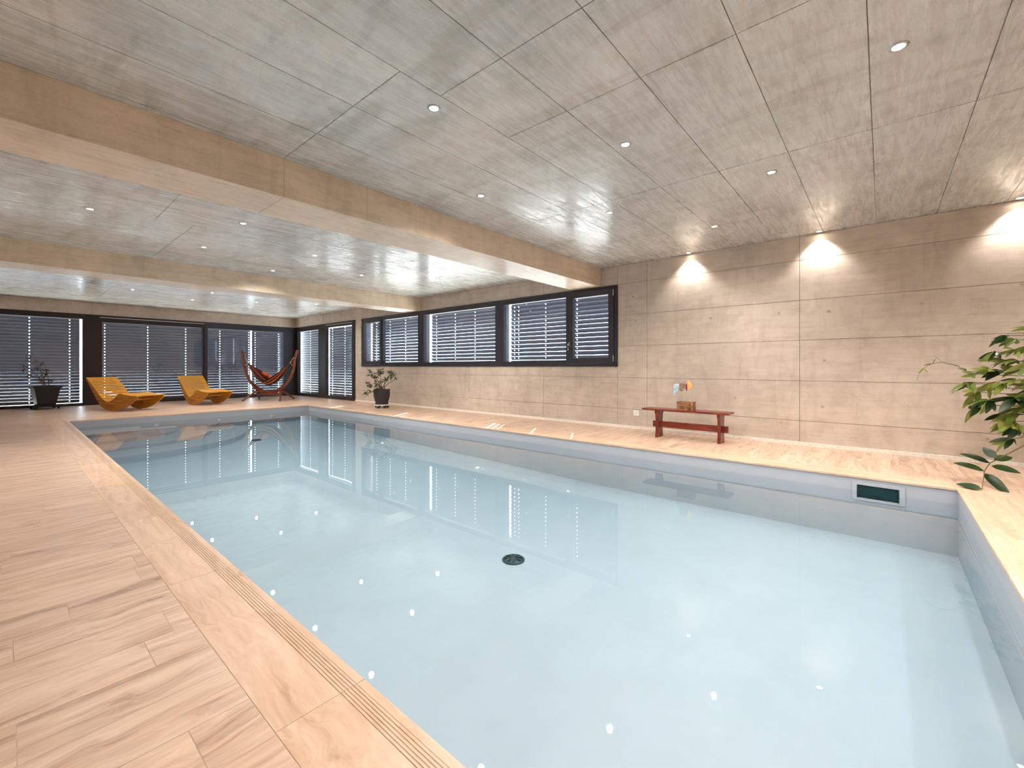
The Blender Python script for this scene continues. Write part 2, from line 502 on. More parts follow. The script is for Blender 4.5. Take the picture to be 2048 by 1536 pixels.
w = MB(); w.box(x0-0.05, x1+0.05, y0-0.05, y1+0.05, PFLOOR-0.05, WATER)
water = w.build('pool_water', M['water'])
tag(water, 'still clear water filling the pool', 'water', kind='structure')

# floor drains
def drain(x, y, label):
    zf = PFLOOR + max(0, (y-3.0)/(PY1-3.0))*(PSHAL-PFLOOR)
    t = empty('floor_drain', (x, y, zf+0.001))
    tag(t, label, 'drain', 'floor drains of the pool')
    m = MB(); m.lathe([(0.10, 0.0), (0.10, 0.008), (0.092, 0.014), (0.085, 0.014), (0.085, 0.008)], 32)
    m.build('rim', M['drain'], t)
    m = MB()
    m.lathe([(0.084, 0.004), (0.084, 0.010), (0.05, 0.018), (0.012, 0.021)], 32)
    m.build('cover', M['drain'], t)
    for k in range(8):
        m = MB(); a = k*PI/4
        m.box(0.025, 0.078, -0.003, 0.003, 0.012, 0.0225, Matrix.Rotation(a, 4, 'Z'))
        m.build('rib', M['gasket'], t)
drain(2.93, 2.49, 'dark round drain on the pool floor, larger one near the middle of the picture')
drain(3.42, 10.0, 'dark round drain on the pool floor at the far end')

# skimmer
sk = empty('skimmer', (PX1, 0.035, -0.15))
tag(sk, 'grey framed skimmer mouth with dark teal flap in the pool wall', 'skimmer')
def sbox(nm, y0, y1, z0, z1, xa, xb, mat, bev=0.0):
    m = MB(); m.box(xa, xb, y0, y1, z0, z1); return m.build(nm, mat, sk, bev)
m = MB()
for (ya, yb, za, zb) in ((-0.2, -0.158, -0.09, 0.092), (0.162, 0.2, -0.09, 0.092), (-0.158, 0.162, 0.062, 0.092), (-0.158, 0.162, -0.09, -0.072)):
    m.box(-0.012, 0.0, ya, yb, za, zb)
m.build('frame', M['liner'], sk, 0.002)
m = MB()
m.box(0.0, 0.19, -0.158, -0.15, -0.073, 0.064); m.box(0.0, 0.19, 0.154, 0.162, -0.073, 0.064); m.box(0.185, 0.19, -0.15, 0.154, -0.073, 0.064)
m.build('throat', M['drain'], sk)
m = MB(); m.box(0.03, 0.04, -0.148, 0.152, -0.06, 0.045)
m.build('flap', M['teal'], sk)
# return jets
for (nx, ny, ax) in ((2.2, PY1, 'y'), (3.4, PY1, 'y'), (4.6, PY1, 'y')):
    m = MB(); m.lathe([(0.035, 0), (0.035, 0.006), (0.022, 0.012), (0.010, 0.010)], 20, Matrix.Rotation(PI/2, 4, 'X'))
    o = m.build('return_jet', M['white_plastic']); o.location = (nx, ny, -0.215)
    tag(o, 'small round white return jet in the far pool wall, ' + {2.2: 'beside the corner steps', 3.4: 'the middle one', 4.6: 'nearest the hammock corner'}[nx], 'pool jet', 'return jets in the far pool wall')

# outside ground
g = MB(); g.box(-8, 16, 17.62, 26, -0.25, -0.06); g.box(7.72, 16, -6, 17.62, -0.25, -0.06)
tag(g.build('terrace_ground', M['terrace']), 'pale paved terrace outside behind the blinds', 'terrace', kind='structure')

# ------------------------------------------------------------------ STRUCTURE: walls
WY0, WY1, WZ0, WZ1 = 3.64, 12.30, 1.10, 2.575      # strip window
DY0, DY1 = 12.69, 17.10                            # side glass door
T = 0.45
w = MB()
xa, xb = XR+0.006, XR+T
w.box(xa, xb, YB, WY0, -0.25, ZC); w.box(xa, xb, WY0, WY1, -0.25, WZ0); w.box(xa, xb, WY0, WY1, WZ1, ZC)
w.box(xa, xb, WY1, DY0, -0.25, ZC); w.box(xa, xb, DY0, YF+T, WZ1, ZC); w.box(xa, xb, DY0, YF+0.3, -0.25, -0.004)
wall_r = w.build('wall_right', M['conc_core'])
tag(wall_r, 'long bare concrete wall with board joints behind the red bench', 'wall', kind='structure')
ZR = [0.0, 0.345, 0.90, 1.465, 2.02, 2.58, ZC]
rects = []
for a, c in ((YB, -1.33), (-1.33, 0.877), (0.877, 3.09), (3.09, 3.64)):
    for i in range(len(ZR)-1): rects.append((a, c, ZR[i], ZR[i+1], XR))
for a, c in ((3.64, 5.30), (5.30, 7.51), (7.51, 9.72), (9.72, 11.93), (11.93, 12.30)):
    for za, zb in ((0, 0.345), (0.345, 0.90), (0.90, WZ0), (WZ1, ZC)): rects.append((a, c, za, zb, XR))
for i in range(len(ZR)-1): rects.append((12.30, 12.69, ZR[i], ZR[i+1], XR))
for a, c in ((12.69, 14.9), (14.9, 17.1)): rects.append((a, c, WZ1, ZC, XR))
panels(wall_r, 'panel', 'x', rects, 0.006, M['conc_wall'], 0.0026)
# form-tie holes
for (y, z) in ((2.05, 1.86), (1.13, 1.86), (0.55, 1.84), (-0.36, 1.86), (-1.16, 2.0), (0.60, 1.18), (1.7, 0.62), (0.62, 0.55), (1.1, 0.30), (-0.9, 0.28), (3.35, 2.33), (3.3, 1.9), (5.0, 0.55), (7.6, 0.30), (9.4, 0.55), (6.2, 0.28)):
    m = MB(); m.lathe([(0.020, 0.0), (0.016, -0.0012), (0.008, -0.0012)], 16, Matrix.Translation((XR-0.0003, y, z)) @ Matrix.Rotation(PI/2, 4, 'Y'))
    m.build('tie_plug', M['tie'], wall_r)

w = MB()
w.box(XL-0.3, XR+0.006, YF+0.006, YF+T, WZ1, ZC); w.box(XL-0.3, XR+T, YF+0.006, YF+T, -0.25, -0.004)
wall_f = w.build('wall_far', M['conc_core'])
tag(wall_f, 'band of bare concrete wall above the far glass doors', 'wall', kind='structure')
panels(wall_f, 'panel', 'y', [(a, c, WZ1, ZC, YF) for a, c in ((XL, 1.58), (1.58, 4.32), (4.32, XR))], 0.006, M['conc_wall'])
w = MB(); w.box(XL-0.3, XL-0.006, YB-0.3, YF+T, -0.25, ZC)
wall_l = w.build('wall_left', M['conc_core']); tag(wall_l, 'bare concrete wall along the wide tiled side of the pool', 'wall', kind='structure')
ys = [YB] + [-1.33+2.2*i for i in range(9)] + [YF]
panels(wall_l, 'panel', 'x', [(ys[i], ys[i+1], ZR[j], ZR[j+1], XL-0.006) for i in range(len(ys)-1) for j in range(6)], 0.006, M['conc_wall'])
w = MB(); w.box(XL-0.3, XR+T, YB-0.3, YB-0.006, -0.25, ZC)
wall_b = w.build('wall_back', M['conc_core']); tag(wall_b, 'bare concrete wall behind the viewer at the near pool end', 'wall', kind='structure')
xs = [XL, 1.3, 3.5, 5.7, XR]
panels(wall_b, 'panel', 'y', [(xs[i], xs[i+1], ZR[j], ZR[j+1], YB-0.006) for i in range(4) for j in range(6)], 0.006, M['conc_wall'])

# ceiling
c_ = MB(); c_.box(XL-0.3, XR+T, YB-0.3, YF+T, ZC+0.0052, ZC+0.3)
ceil = c_.build('ceiling', M['conc_core'])
tag(ceil, 'bare cast concrete ceiling with formwork joints', 'ceiling', kind='structure')
rects = []
B1 = (3.98, 4.58); B2 = (9.38, 10.0)
def rows(y0, y1, start, cuts_near, switch):
    y = start
    while y < y1:
        ya = max(y, y0); yb = min(y+0.55, y1)
        if yb-ya > 0.02:
            cuts = cuts_near if ya < switch else [XL, 1.58, 4.32, XR]
            for i in range(len(cuts)-1): rects.append((cuts[i], cuts[i+1], ya, yb, ZC))
        y += 0.55
rows(YB, B1[0], 0.06-0.55*5, [XL, -0.2, 1.9, 2.6, 4.32, 7.06, XR], 2.2)
rows(B1[1], B2[0], B1[1], [XL, 1.2, 3.3, 6.0, XR], 6.5)
rows(B2[1], YF, B2[1], [XL, 1.2, 3.3, 6.0, XR], 13.0)
panels(ceil, 'panel', 'z', rects, 0.0052, M['conc_ceiling'], 0.0026)

def beam(y0, y1, label, cuts):
    t = empty('ceiling_beam', ((XL+XR)/2, (y0+y1)/2, 2.58))
    tag(t, label, 'beam', 'downstand beams', kind='structure')
    cx, cy = (XL+XR)/2, (y0+y1)/2
    m = MB(); m.box(XL-cx, XR-cx, y0-cy+0.004, y1-cy-0.004, 0.004, ZC-2.58)
    m.build('core', M['conc_core'], t)
    for i in range(len(cuts)-1):
        g = 0.0015
        for (ya, yb, za, zb) in ((y0-cy, y0-cy+0.004, 0.0, ZC-2.58), (y1-cy-0.004, y1-cy, 0.0, ZC-2.58), (y0-cy+0.004, y1-cy-0.004, 0.0, 0.004)):
            m = MB(); m.box(cuts[i]-cx+g, cuts[i+1]-cx-g, ya, yb, za, zb)
            m.build('panel', M['conc_beam'], t)
beam(B1[0], B1[1], 'big nearer concrete beam crossing the ceiling down to the window corner', [XL, -0.4, 1.583, 2.39, 4.39, 5.9, XR])
beam(B2[0], B2[1], 'farther concrete beam crossing the ceiling before the loungers', [XL, -0.6, 1.5, 3.6, 5.7, XR])

# skirting
def skirt(nm, x0, x1, y0, y1, lab):
    tag(box(nm, x0, x1, y0, y1, 0.0, 0.05, M['skirt'], None, 0.002), lab, 'skirting', kind='structure')
skirt('baseboard_right', XR-0.012, XR-0.0005, YB+0.02, DY0, 'low pale skirting strip along the concrete wall behind the bench')
skirt('baseboard_left', XL+0.0005, XL+0.012, YB+0.02, YF, 'low pale skirting strip along the left wall')
skirt('baseboard_back', XL+0.02, XR-0.02, YB+0.0005, YB+0.012, 'low pale skirting strip along the wall behind the viewer')

# ------------------------------------------------------------------ windows and doors
def RX(y0, y1, z0, z1, xa, xb):        # box on the right wall
    return (xa, xb, y0, y1, z0, z1)
def pane_right(parent, y0, y1, z0, z1, x=XR+0.035):
    box('pane', x, x+0.012, y0-0.01, y1+0.01, z0-0.01, z1+0.01, M['glass'], parent)
def bars(parent, lst, mat, nm='frame', bev=0.003):
    m = MB()
    for b_ in lst: m.box(*b_)
    return m.build(nm, mat, parent, bev)

FX0, FX1 = XR-0.025, XR+0.075
def fixed_frame(parent, y0, y1, z0, z1, gy0, gy1, gz0, gz1, mat, nm='frame', x0=FX0, x1=FX1):
    return bars(parent, [(x0, x1, y0, gy0, z0, z1), (x0, x1, gy1, y1, z0, z1), (x0, x1, gy0, gy1, z0, gz0), (x0, x1, gy0, gy1, gz1, z1)], mat, nm)

def handle(parent, x, y, z, sgn=-1):
    m = MB()
    m.box(x+sgn*0.012, x, y-0.013, y+0.013, z-0.035, z+0.035)
    m.tube([(x+sgn*0.005, y, z+0.005), (x+sgn*0.045, y, z+0.005), (x+sgn*0.05, y, z-0.01), (x+sgn*0.05, y, z-0.12)], 0.009, 8)
    m.build('handle', M['chrome'], parent)

win_units = [(3.64, 6.515, 'C'), (6.515, 9.345, 'B'), (9.345, 12.30, 'A')]
GZ0, GZ1 = 1.205, 2.455

def window_unit(name, label, y0, y1, fields, mat, z0=1.10, z1=2.575):
    """fields: list of (kind, ya, yb) ; 'fixed' ya..yb is glass, 'sash' ya..yb is the leaf"""
    t = empty(name, (XR, (y0+y1)/2, z0)); tag(t, label, 'window', kind='structure')
    oy = -(y0+y1)/2
    xa, xb = -0.025, 0.075
    m = MB(); edges = []
    for kind, ya, yb in fields:
        edges.append((ya, yb) if kind == 'fixed' else (ya+0.02, yb-0.02))
    edges.sort(); cur = y0
    for ya, yb in edges:
        m.box(xa, xb, cur+oy, ya+oy, 0, z1-z0); cur = yb
        zt = GZ1 if (ya, yb) in [(f[1], f[2]) for f in fields if f[0] == 'fixed'] else z1-0.045
        zb = GZ0 if zt == GZ1 else z0+0.045
        m.box(xa, xb, ya+oy, yb+oy, 0, zb-z0); m.box(xa, xb, ya+oy, yb+oy, zt-z0, z1-z0)
    m.box(xa, xb, cur+oy, y1+oy, 0, z1-z0)
    m.build('frame', mat, t, 0.003)
    for kind, ya, yb in fields:
        if kind == 'fixed':
            box('pane', 0.03, 0.046, ya+oy-0.012, yb+oy+0.012, GZ0-z0-0.012, GZ1-z0+0.012, M['glass'], t)
        else:
            m = MB(); fz0, fz1 = 0.05, z1-z0-0.05; fw = 0.11
            a, b = ya+oy, yb+oy
            for bb in ((a, a+fw, fz0, fz1), (b-fw, b, fz0, fz1), (a+fw, b-fw, fz0, fz0+fw), (a+fw, b-fw, fz1-fw, fz1)):
                m.box(-0.045, 0.05, *bb)
            sash = m.build('sash', mat, t, 0.004)
            box('pane', -0.005, 0.011, a+fw-0.01, b-fw+0.01, fz0+fw-0.01, fz1-fw+0.01, M['glass'], sash)
            inner = b if ya < 5 else a
            hy = inner-0.035 if ya < 5 else inner+0.035
            m = MB()
            m.box(-0.055, -0.0455, hy-0.014, hy+0.014, 0.40, 0.47)
            m.tube([(-0.055, hy, 0.44), (-0.09, hy, 0.44), (-0.098, hy, 0.425), (-0.098, hy, 0.31)], 0.010, 8)
            m.build('handle', M['chrome'], sash)
            hg = a+0.004 if ya < 5 else b-0.004
            for zz in (0.09, z1-z0-0.19):
                m = MB(); m.lathe([(0.009, 0), (0.009, 0.11)], 10, Matrix.Translation((-0.052, hg, zz)))
                m.build('hinge', M['alu'], sash)
    return t
window_unit('window_1', 'nearest third of the dark framed strip window, with an opening sash at its near end', 3.645, 6.515, [('sash', 3.70, 4.68), ('fixed', 4.74, 6.39)], M['frame'])
window_unit('window_2', 'middle third of the dark framed strip window, one wide fixed pane', 6.515, 9.345, [('fixed', 6.64, 9.22)], M['frame'])
window_unit('window_3', 'farthest third of the dark framed strip window, above the round potted plant', 9.345, 12.30, [('fixed', 9.46, 11.12), ('sash', 11.16, 12.24)], M['frame'])

def door_unit(name, label, axis, p, a0, a1, fields, mat, posts):
    """glass door on the far wall (axis x, plane y=p) or side wall (axis y, plane x=p); fields = glass spans"""
    t = empty(name, ((a0+a1)/2, p, 0) if axis == 'x' else (p, (a0+a1)/2, 0)); tag(t, label, 'glass door', kind='structure')
    off = -(a0+a1)/2
    def B(m, u0, u1, d0, d1, z0, z1):
        if axis == 'x': m.box(u0+off, u1+off, d0, d1, z0, z1)
        else: m.box(d0, d1, u0+off, u1+off, z0, z1)
    m = MB(); cur = a0
    for g0, g1, gz0, gz1 in fields:
        B(m, cur, g0, -0.02, 0.10, 0, WZ1); B(m, g0, g1, -0.02, 0.10, 0, gz0); B(m, g0, g1, -0.02, 0.10, gz1, WZ1); cur = g1
    B(m, cur, a1, -0.02, 0.10, 0, WZ1)
    m.build('frame', mat, t, 0.003)
    for k, (g0, g1, gz0, gz1) in enumerate(fields):
        m = MB(); B(m, g0-0.012, g1+0.012, 0.03, 0.048, gz0-0.012, gz1+0.012)
        m.build('pane', M['glass'], t)
        if posts[k]:
            m = MB(); B(m, g0-0.05 if axis == 'x' else g0, g1+0.05 if axis == 'x' else g1, -0.026, -0.02, WZ1-0.075, WZ1-0.055)
            m.build('track', M['alu'], t)
    return t
door_unit('door_1', 'far glass door with closed blind, left of the dark pillar beside the black planter', 'x', YF, XL, 1.42, [(XL+0.1, 1.40, 0.075, 2.43)], M['frame2'], [0])
door_unit('door_2', 'far wide glass door with closed blind behind both amber loungers', 'x', YF, 1.42, 4.30, [(1.80, 4.23, 0.10, 2.37)], M['frame2'], [1])
door_unit('door_3', 'far glass door with closed blind behind the hammock', 'x', YF, 4.30, XR-0.02, [(4.37, 6.78, 0.10, 2.37)], M['frame'], [0])
door_unit('door_4', 'dark framed side glass door between the corner and the round potted plant', 'y', XR, DY0, DY1, [(12.87, 14.62, 0.106, 2.43), (15.16, 16.84, 0.106, 2.40)], M['frame2'], [1, 0])

def blind(label, axis, plane, a0, a1, z0, z1, tilt, cords, pitch=0.088, width=0.094, fan=0.0):
    """external venetian blind: shared slat mesh, cord slots, guide wires"""
    t = empty('venetian_blind', ((a0+a1)/2, plane, z0) if axis == 'x' else (plane, (a0+a1)/2, z0))
    tag(t, label, 'blind', 'outside venetian blinds')
    L = a1-a0; c0 = -(a0+a1)/2
    hw = 0.009
    cuts = [-L/2]; holes = []
    for c in sorted(cords):
        cuts += [c+c0-hw, c+c0+hw]; holes.append(len(cuts)-2)
    cuts.append(L/2)
    nseg = 8
    prof = []
    for k in range(nseg+1):
        u = -0.5+k/nseg
        prof.append((u*width, 0.010*(1-(2*u)**2)))     # across, crown
    ca, sa = math.cos(tilt), math.sin(tilt)
    def P(a, k):
        w_, h_ = prof[k]
        o = w_*ca + h_*sa          # outward
        z = -w_*sa + h_*ca         # outer edge lower
        return (a, o, z) if axis == 'x' else (o, a, z)
    vs = [P(a, k) for a in cuts for k in range(nseg+1)]
    fs = []
    for i in range(len(cuts)-1):
        for k in range(nseg):
            if i in holes and k in (3, 4): continue
            n = nseg+1
            fs.append((i*n+k, (i+1)*n+k, (i+1)*n+k+1, i*n+k+1))
    me = bpy.data.meshes.new('slat'); me.from_pydata(vs, [], fs); me.materials.append(M['slat'])
    me.polygons.foreach_set('use_smooth', [True]*len(fs))
    z = pitch*0.5
    while z < z1-z0-0.02:
        o = bpy.data.objects.new('slat', me); C.objects.link(o); o.parent = t; o.location = (0, 0, z)
        z += pitch
    top = z1-z0+0.06
    m = MB()
    if axis == 'x': m.box(-L/2, L/2, -0.03, 0.03, top-0.06, top)
    else: m.box(-0.03, 0.03, -L/2, L/2, top-0.06, top)
    m.build('head_rail', M['alu'], t)
    m = MB()
    if axis == 'x': m.box(-L/2, L/2, -0.02, 0.02, -0.005, 0.014)
    else: m.box(-0.02, 0.02, -L/2, L/2, -0.005, 0.014)
    m.build('bottom_rail', M['slat'], t)
    for c in cords:
        m = MB()
        if axis == 'x': m.tube([(c+c0, 0, 0), (c+c0, 0, top)], 0.0018, 5)
        else: m.tube([(0, c+c0, 0), (0, c+c0, top)], 0.0018, 5)
        m.build('cord', M['gasket'], t)
    return t
TD = math.radians(69.5); TW_ = math.radians(59)
BP = YF+0.34
blind('outside blind over the far glass door left of the dark pillar', 'x', BP, XL, 1.372, 0.075, 2.47, TD, [-0.36, 0.41, 1.17])
blind('outside blind over the far glass doors behind the amber loungers', 'x', BP, 1.72, 5.77, 0.075, 2.47, TD, [1.895, 2.88, 3.85, 4.82, 5.72])
blind('outside blind over the far glass door right of the hammock bow', 'x', BP, 5.815, 7.32, 0.075, 2.47, TD, [5.93, 6.735])
blind('outside blind over the side glass door next to the corner', 'y', XR+0.28, 15.03, 17.33, 0.075, 2.47, TD, [15.2, 16.44, 17.25])
blind('outside blind over the side glass door near the round potted plant', 'y', XR+0.28, 12.72, 14.97, 0.075, 2.47, TD, [12.85, 13.87, 14.73])
blind('outside blind over the nearest third of the strip window', 'y', XR+0.28, 3.70, 6.435, 1.15, 2.56, TW_, [3.85, 4.68, 5.46, 6.21, 6.33])
blind('outside blind over the middle third of the strip window', 'y', XR+0.28, 6.54, 9.265, 1.15, 2.56, TW_, [6.75, 7.60, 8.32, 9.06])
blind('outside blind over the farthest third of the strip window', 'y', XR+0.28, 9.38, 12.16, 1.15, 2.56, TW_, [9.6, 10.44, 11.21, 11.94])
for yy0, yy1 in ((6.455, 6.53), (9.295, 9.365), (12.205, 12.295)):
    tag(box('reveal', yy0 and XR+0.08, XR+0.255, yy0, yy1, 1.12, 2.575, M['slat']), None, None, kind='structure')
# pillar outside behind the dark frame
pil = box('pillar', 1.41, 1.80, YF+0.10, YF+T, -0.25, WZ1, M['frame2'])
tag(pil, 'dark clad pillar between two far glass doors, behind the first lounger', 'pillar', kind='structure')
box('corner_post', XR+0.02, XR+0.10, YF+0.0, YF+0.10, 0, WZ1, M['frame'])
tag(bpy.data.objects['corner_post'], 'dark corner post where the far and side glass doors meet', 'post', kind='structure')

# ------------------------------------------------------------------ ceiling downlights
def spot_proto():
    t = empty('ceiling_spotlight')
    m = MB(); m.lathe([(0.030, -0.004), (0.034, -0.008), (0.044, -0.008), (0.047, 0.0)], 24, None, True, False, False)
    m.build('trim_ring', M['alu'], t)
    m = MB(); m.lathe([(0.0295, -0.0035), (0.0295, 0.0)], 20)
    m.build('lens', M['lamp'], t)
    return t
proto = spot_proto()
def lamp_light(parent, w, size, blend, col=LAMP_COL):
    ld = bpy.data.lights.new('downlight_beam', 'SPOT')
    ld.energy = w; ld.spot_size = math.radians(size); ld.spot_blend = blend
    ld.color = col; ld.shadow_soft_size = 0.03
    lo = bpy.data.objects.new('downlight_beam', ld)
    lo.location = (0, 0, -0.045); C.objects.link(lo); lo.parent = parent
BAYS = {
 'near': [(1.96, -0.85), (1.96, 0.81), (1.96, 2.40), (3.30, -1.70), (3.30, -0.07), (3.30, 1.60), (3.29, 3.25), (4.65, -0.87), (4.66, 0.79), (4.64, 2.45), (5.98, 1.66)],
 'middle': [(0.63, 6.95), (1.96, 6.17), (1.96, 7.86), (3.30, 5.39), (3.29, 7.06), (3.29, 8.78), (4.60, 6.22), (4.60, 7.88), (5.80, 6.98)],
 'far': [(1.95, 13.49), (3.31, 12.57), (3.31, 14.33), (4.61, 11.77), (4.61, 13.45), (5.90, 12.59)],
}
places = {
 'near': 'lit recessed spotlight in the ceiling before the big beam',
 'middle': 'lit recessed spotlight in the ceiling between the two beams',
 'far': 'small lit recessed spotlight in the ceiling beyond the farther beam',
}
uniq = {
 (3.30, -0.07): 'lit recessed spotlight nearest the upper right corner of the picture',
 (1.96, 2.40): 'big bright lit recessed spotlight nearest above the big beam, left of the others',
 (3.29, 3.25): 'lit recessed spotlight close above the big beam at the edge of the pale ceiling sheen',
 (3.30, 1.60): 'lit recessed spotlight right of the biggest one, above the pale ceiling sheen',
 (4.66, 0.79): 'lit recessed spotlight in the brown part of the ceiling, second right from the pale sheen',
 (4.64, 2.45): 'faint lit recessed spotlight inside the pale ceiling sheen near the beam end',
 (5.98, 1.66): 'small lit recessed spotlight over the wall between the first two wall lit patches',
 (1.96, 0.81): 'lit recessed spotlight just above the upper edge of the picture',
 (0.63, 6.95): 'leftmost lit recessed spotlight between the two beams',
 (1.96, 6.17): 'lit recessed spotlight right under the big beam edge, second from left between the beams',
 (1.96, 7.86): 'lit recessed spotlight between the beams, close to the farther beam, lower left one',
 (3.29, 7.06): 'lit recessed spotlight between the beams, right one of the middle pair',
 (3.29, 8.78): 'small lit recessed spotlight just before the top edge of the farther beam',
 (5.80, 6.98): 'faint lit recessed spotlight between the beams above the strip window',
 (1.95, 13.49): 'leftmost small lit spotlight in the ceiling beyond the farther beam',
 (3.31, 14.33): 'middle small lit spotlight in the ceiling beyond the farther beam',
 (4.61, 13.45): 'rightmost small lit spotlight in the ceiling beyond the farther beam',
}
uniq.update({
 (1.96, -0.85): 'lit recessed spotlight overhead at the near left pool corner, above the frame',
 (3.30, -1.70): 'lit recessed spotlight behind the near pool end, above the frame',
 (4.65, -0.87): 'lit recessed spotlight over the near pool edge, above the frame at right',
 (3.30, 5.39): 'lit recessed spotlight hidden just beyond the big beam, seen only mirrored in the water',
 (4.60, 6.22): 'lit recessed spotlight hidden by the big beam, mirrored in the mid pool, nearer one',
 (4.60, 7.88): 'lit recessed spotlight hidden by the big beam, mirrored in the mid pool, farther one',
 (3.31, 12.57): 'lit recessed spotlight hidden behind the farther beam, nearest the beam middle',
 (4.61, 11.77): 'lit recessed spotlight hidden behind the farther beam, close behind it',
 (5.90, 12.59): 'lit recessed spotlight hidden behind the farther beam, nearest the window wall',
})
first = True
for bay, pts in BAYS.items():
    for (x, y) in pts:
        o = proto if first else copy_tree(proto)
        first = False
        o.location = (x, y, ZC)
        hid = (x, y) in ((1.96, -0.85), (3.30, -1.70), (4.65, -0.87), (1.96, 0.81), (3.30, 5.39), (4.60, 6.22), (4.60, 7.88), (3.31, 12.57), (4.61, 11.77), (5.90, 12.59))
        tag(o, uniq.get((x, y), {'near': 'lit recessed spotlight in the near ceiling outside the picture', 'middle': 'lit recessed spotlight between the beams hidden by the big beam', 'far': 'lit recessed spotlight hidden behind the farther beam'}[bay]), 'spotlight', 'ceiling spotlights seen in the water only' if hid else 'ceiling spotlights')
        lamp_light(o, SPOT_W*(0.8 if bay == 'far' else 1.0), 155, 1.0)
WASH = [(7.10, 2.36, 'wall washing spotlight over the red bench, farthest of the three'), (7.10, 0.645, 'wall washing spotlight in the middle of the concrete wall'), (7.10, -1.13, 'wall washing spotlight at the right edge of the picture')]
for (x, y, lab) in WASH:
    o = copy_tree(proto); o.location = (x+0.01, y, ZC); tag(o, lab, 'spotlight', 'wall washing spotlights')
    lamp_light(o, WASH_W, 106, 0.7)
for x in (0.85, 2.6, 4.4, 6.17):
    o = copy_tree(proto); o.location = (x, YB+0.12, ZC); tag(o, {0.85: 'spotlight behind the viewer mirrored in the far glass above the black planter', 2.6: 'spotlight behind the viewer mirrored in the far glass beside the dark pillar', 4.4: 'spotlight behind the viewer mirrored in the far glass above the first lounger', 6.17: 'spotlight behind the viewer mirrored in the far glass between the loungers'}[x], 'spotlight', 'spotlights on the back wall')
    lamp_light(o, WASH_W, 130, 0.6)

# ------------------------------------------------------------------ bench
def make_bench():
    t = empty('trestle_bench', (6.68, 2.25, 0)); tag(t, 'red brown wooden trestle bench with low stretcher against the concrete wall', 'bench')
    m = MB()
    m.box(-0.145, -0.004, -0.63, 0.64, 0.418, 0.445)
    m.build('top_plank', M['bench'], t, 0.006)
    m = MB(); m.box(0.0, 0.145, -0.63, 0.64, 0.418, 0.445); m.build('top_plank', M['bench'], t, 0.006)
    for y in (-0.485, 0.42):
        out = [(-0.125, 0.418), (-0.125, 0.385), (-0.100, 0.345), (-0.088, 0.25), (-0.088, 0.12), (-0.098, 0.05), (-0.112, 0.0), (-0.035, 0.0), (-0.028, 0.022), (0.028, 0.022), (0.035, 0.0), (0.112, 0.0), (0.098, 0.05), (0.088, 0.12), (0.088, 0.25), (0.100, 0.345), (0.125, 0.385), (0.125, 0.418)]
        m = MB(); m.prism(out, y-0.022, y+0.022, 'y'); m.build('leg', M['bench'], t, 0.003)
    m = MB(); m.box(-0.016, 0.016, -0.585, 0.515, 0.15, 0.245); m.build('stretcher', M['bench'], t, 0.004)
    for y in (-0.535, 0.465):
        m = MB(); m.box(-0.030, 0.030, y-0.008, y+0.008, 0.165, 0.232); m.build('peg', M['bench'], t, 0.002)
    return t
make_bench()

# sculpture
sc_ = empty('shape_sculpture', (6.66, 2.245, 0.445)); tag(sc_, 'small sculpture of four painted shapes on rods in a rough wooden block on the bench', 'sculpture')
def rough_block():
    bm = bmesh.new(); bmesh.ops.create_cube(bm, size=1.0)
    bmesh.ops.subdivide_edges(bm, edges=bm.edges, cuts=9, use_grid_fill=True)
    for v in bm.verts:
        n = noise.noise(v.co*4.0)*0.05 + noise.noise(v.co*11)*0.025
        v.co = Vector((v.co.x*0.13, v.co.y*0.235, v.co.z*0.125)) * (1+n)
        if abs(v.co.y-0.05) < 0.03 and v.co.x < -0.05: v.co.x += 0.012
        if abs(v.co.y+0.055) < 0.016 and v.co.x < -0.05: v.co.x += 0.018
        v.co.z = max(v.co.z, -0.0625)
    me = bpy.data.meshes.new('block'); bm.to_mesh(me); bm.free(); me.materials.append(M['block'])
    o = bpy.data.objects.new('block', me); C.objects.link(o); o.parent = sc_; o.location = (0, 0, 0.0625)
rough_block()
def paint(name, a, b): 
    t = NT(name); p = t.pos((1, 1, 1)); n = t.noise(p, 28, 2, 0.5, 0.8)
    t.L(t.ramp(n, [(0.42, a), (0.56, b)]), t.b.inputs['Base Color']); t.b.inputs['Roughness'].default_value = 0.35
    return t.m
pb = paint('painted light blue', srgb(150, 182, 208), srgb(206, 216, 224))
pg = paint('painted olive brown', srgb(126, 112, 84), srgb(158, 134, 100))
pm = paint('painted mauve stripe', srgb(150, 96, 112), srgb(206, 182, 178))
pr_ = paint('painted crimson', srgb(140, 32, 52), srgb(160, 50, 66))
py_ = paint('painted yellow orange', srgb(238, 196, 110), srgb(244, 170, 130))
def shape(nm, pts, mat, x=-0.01, th=0.02, lab=None):
    m = MB(); m.prism(pts, x-th/2, x+th/2, 'x'); o = m.build(nm, mat, sc_, 0.004)
    if lab: o['label'] = lab
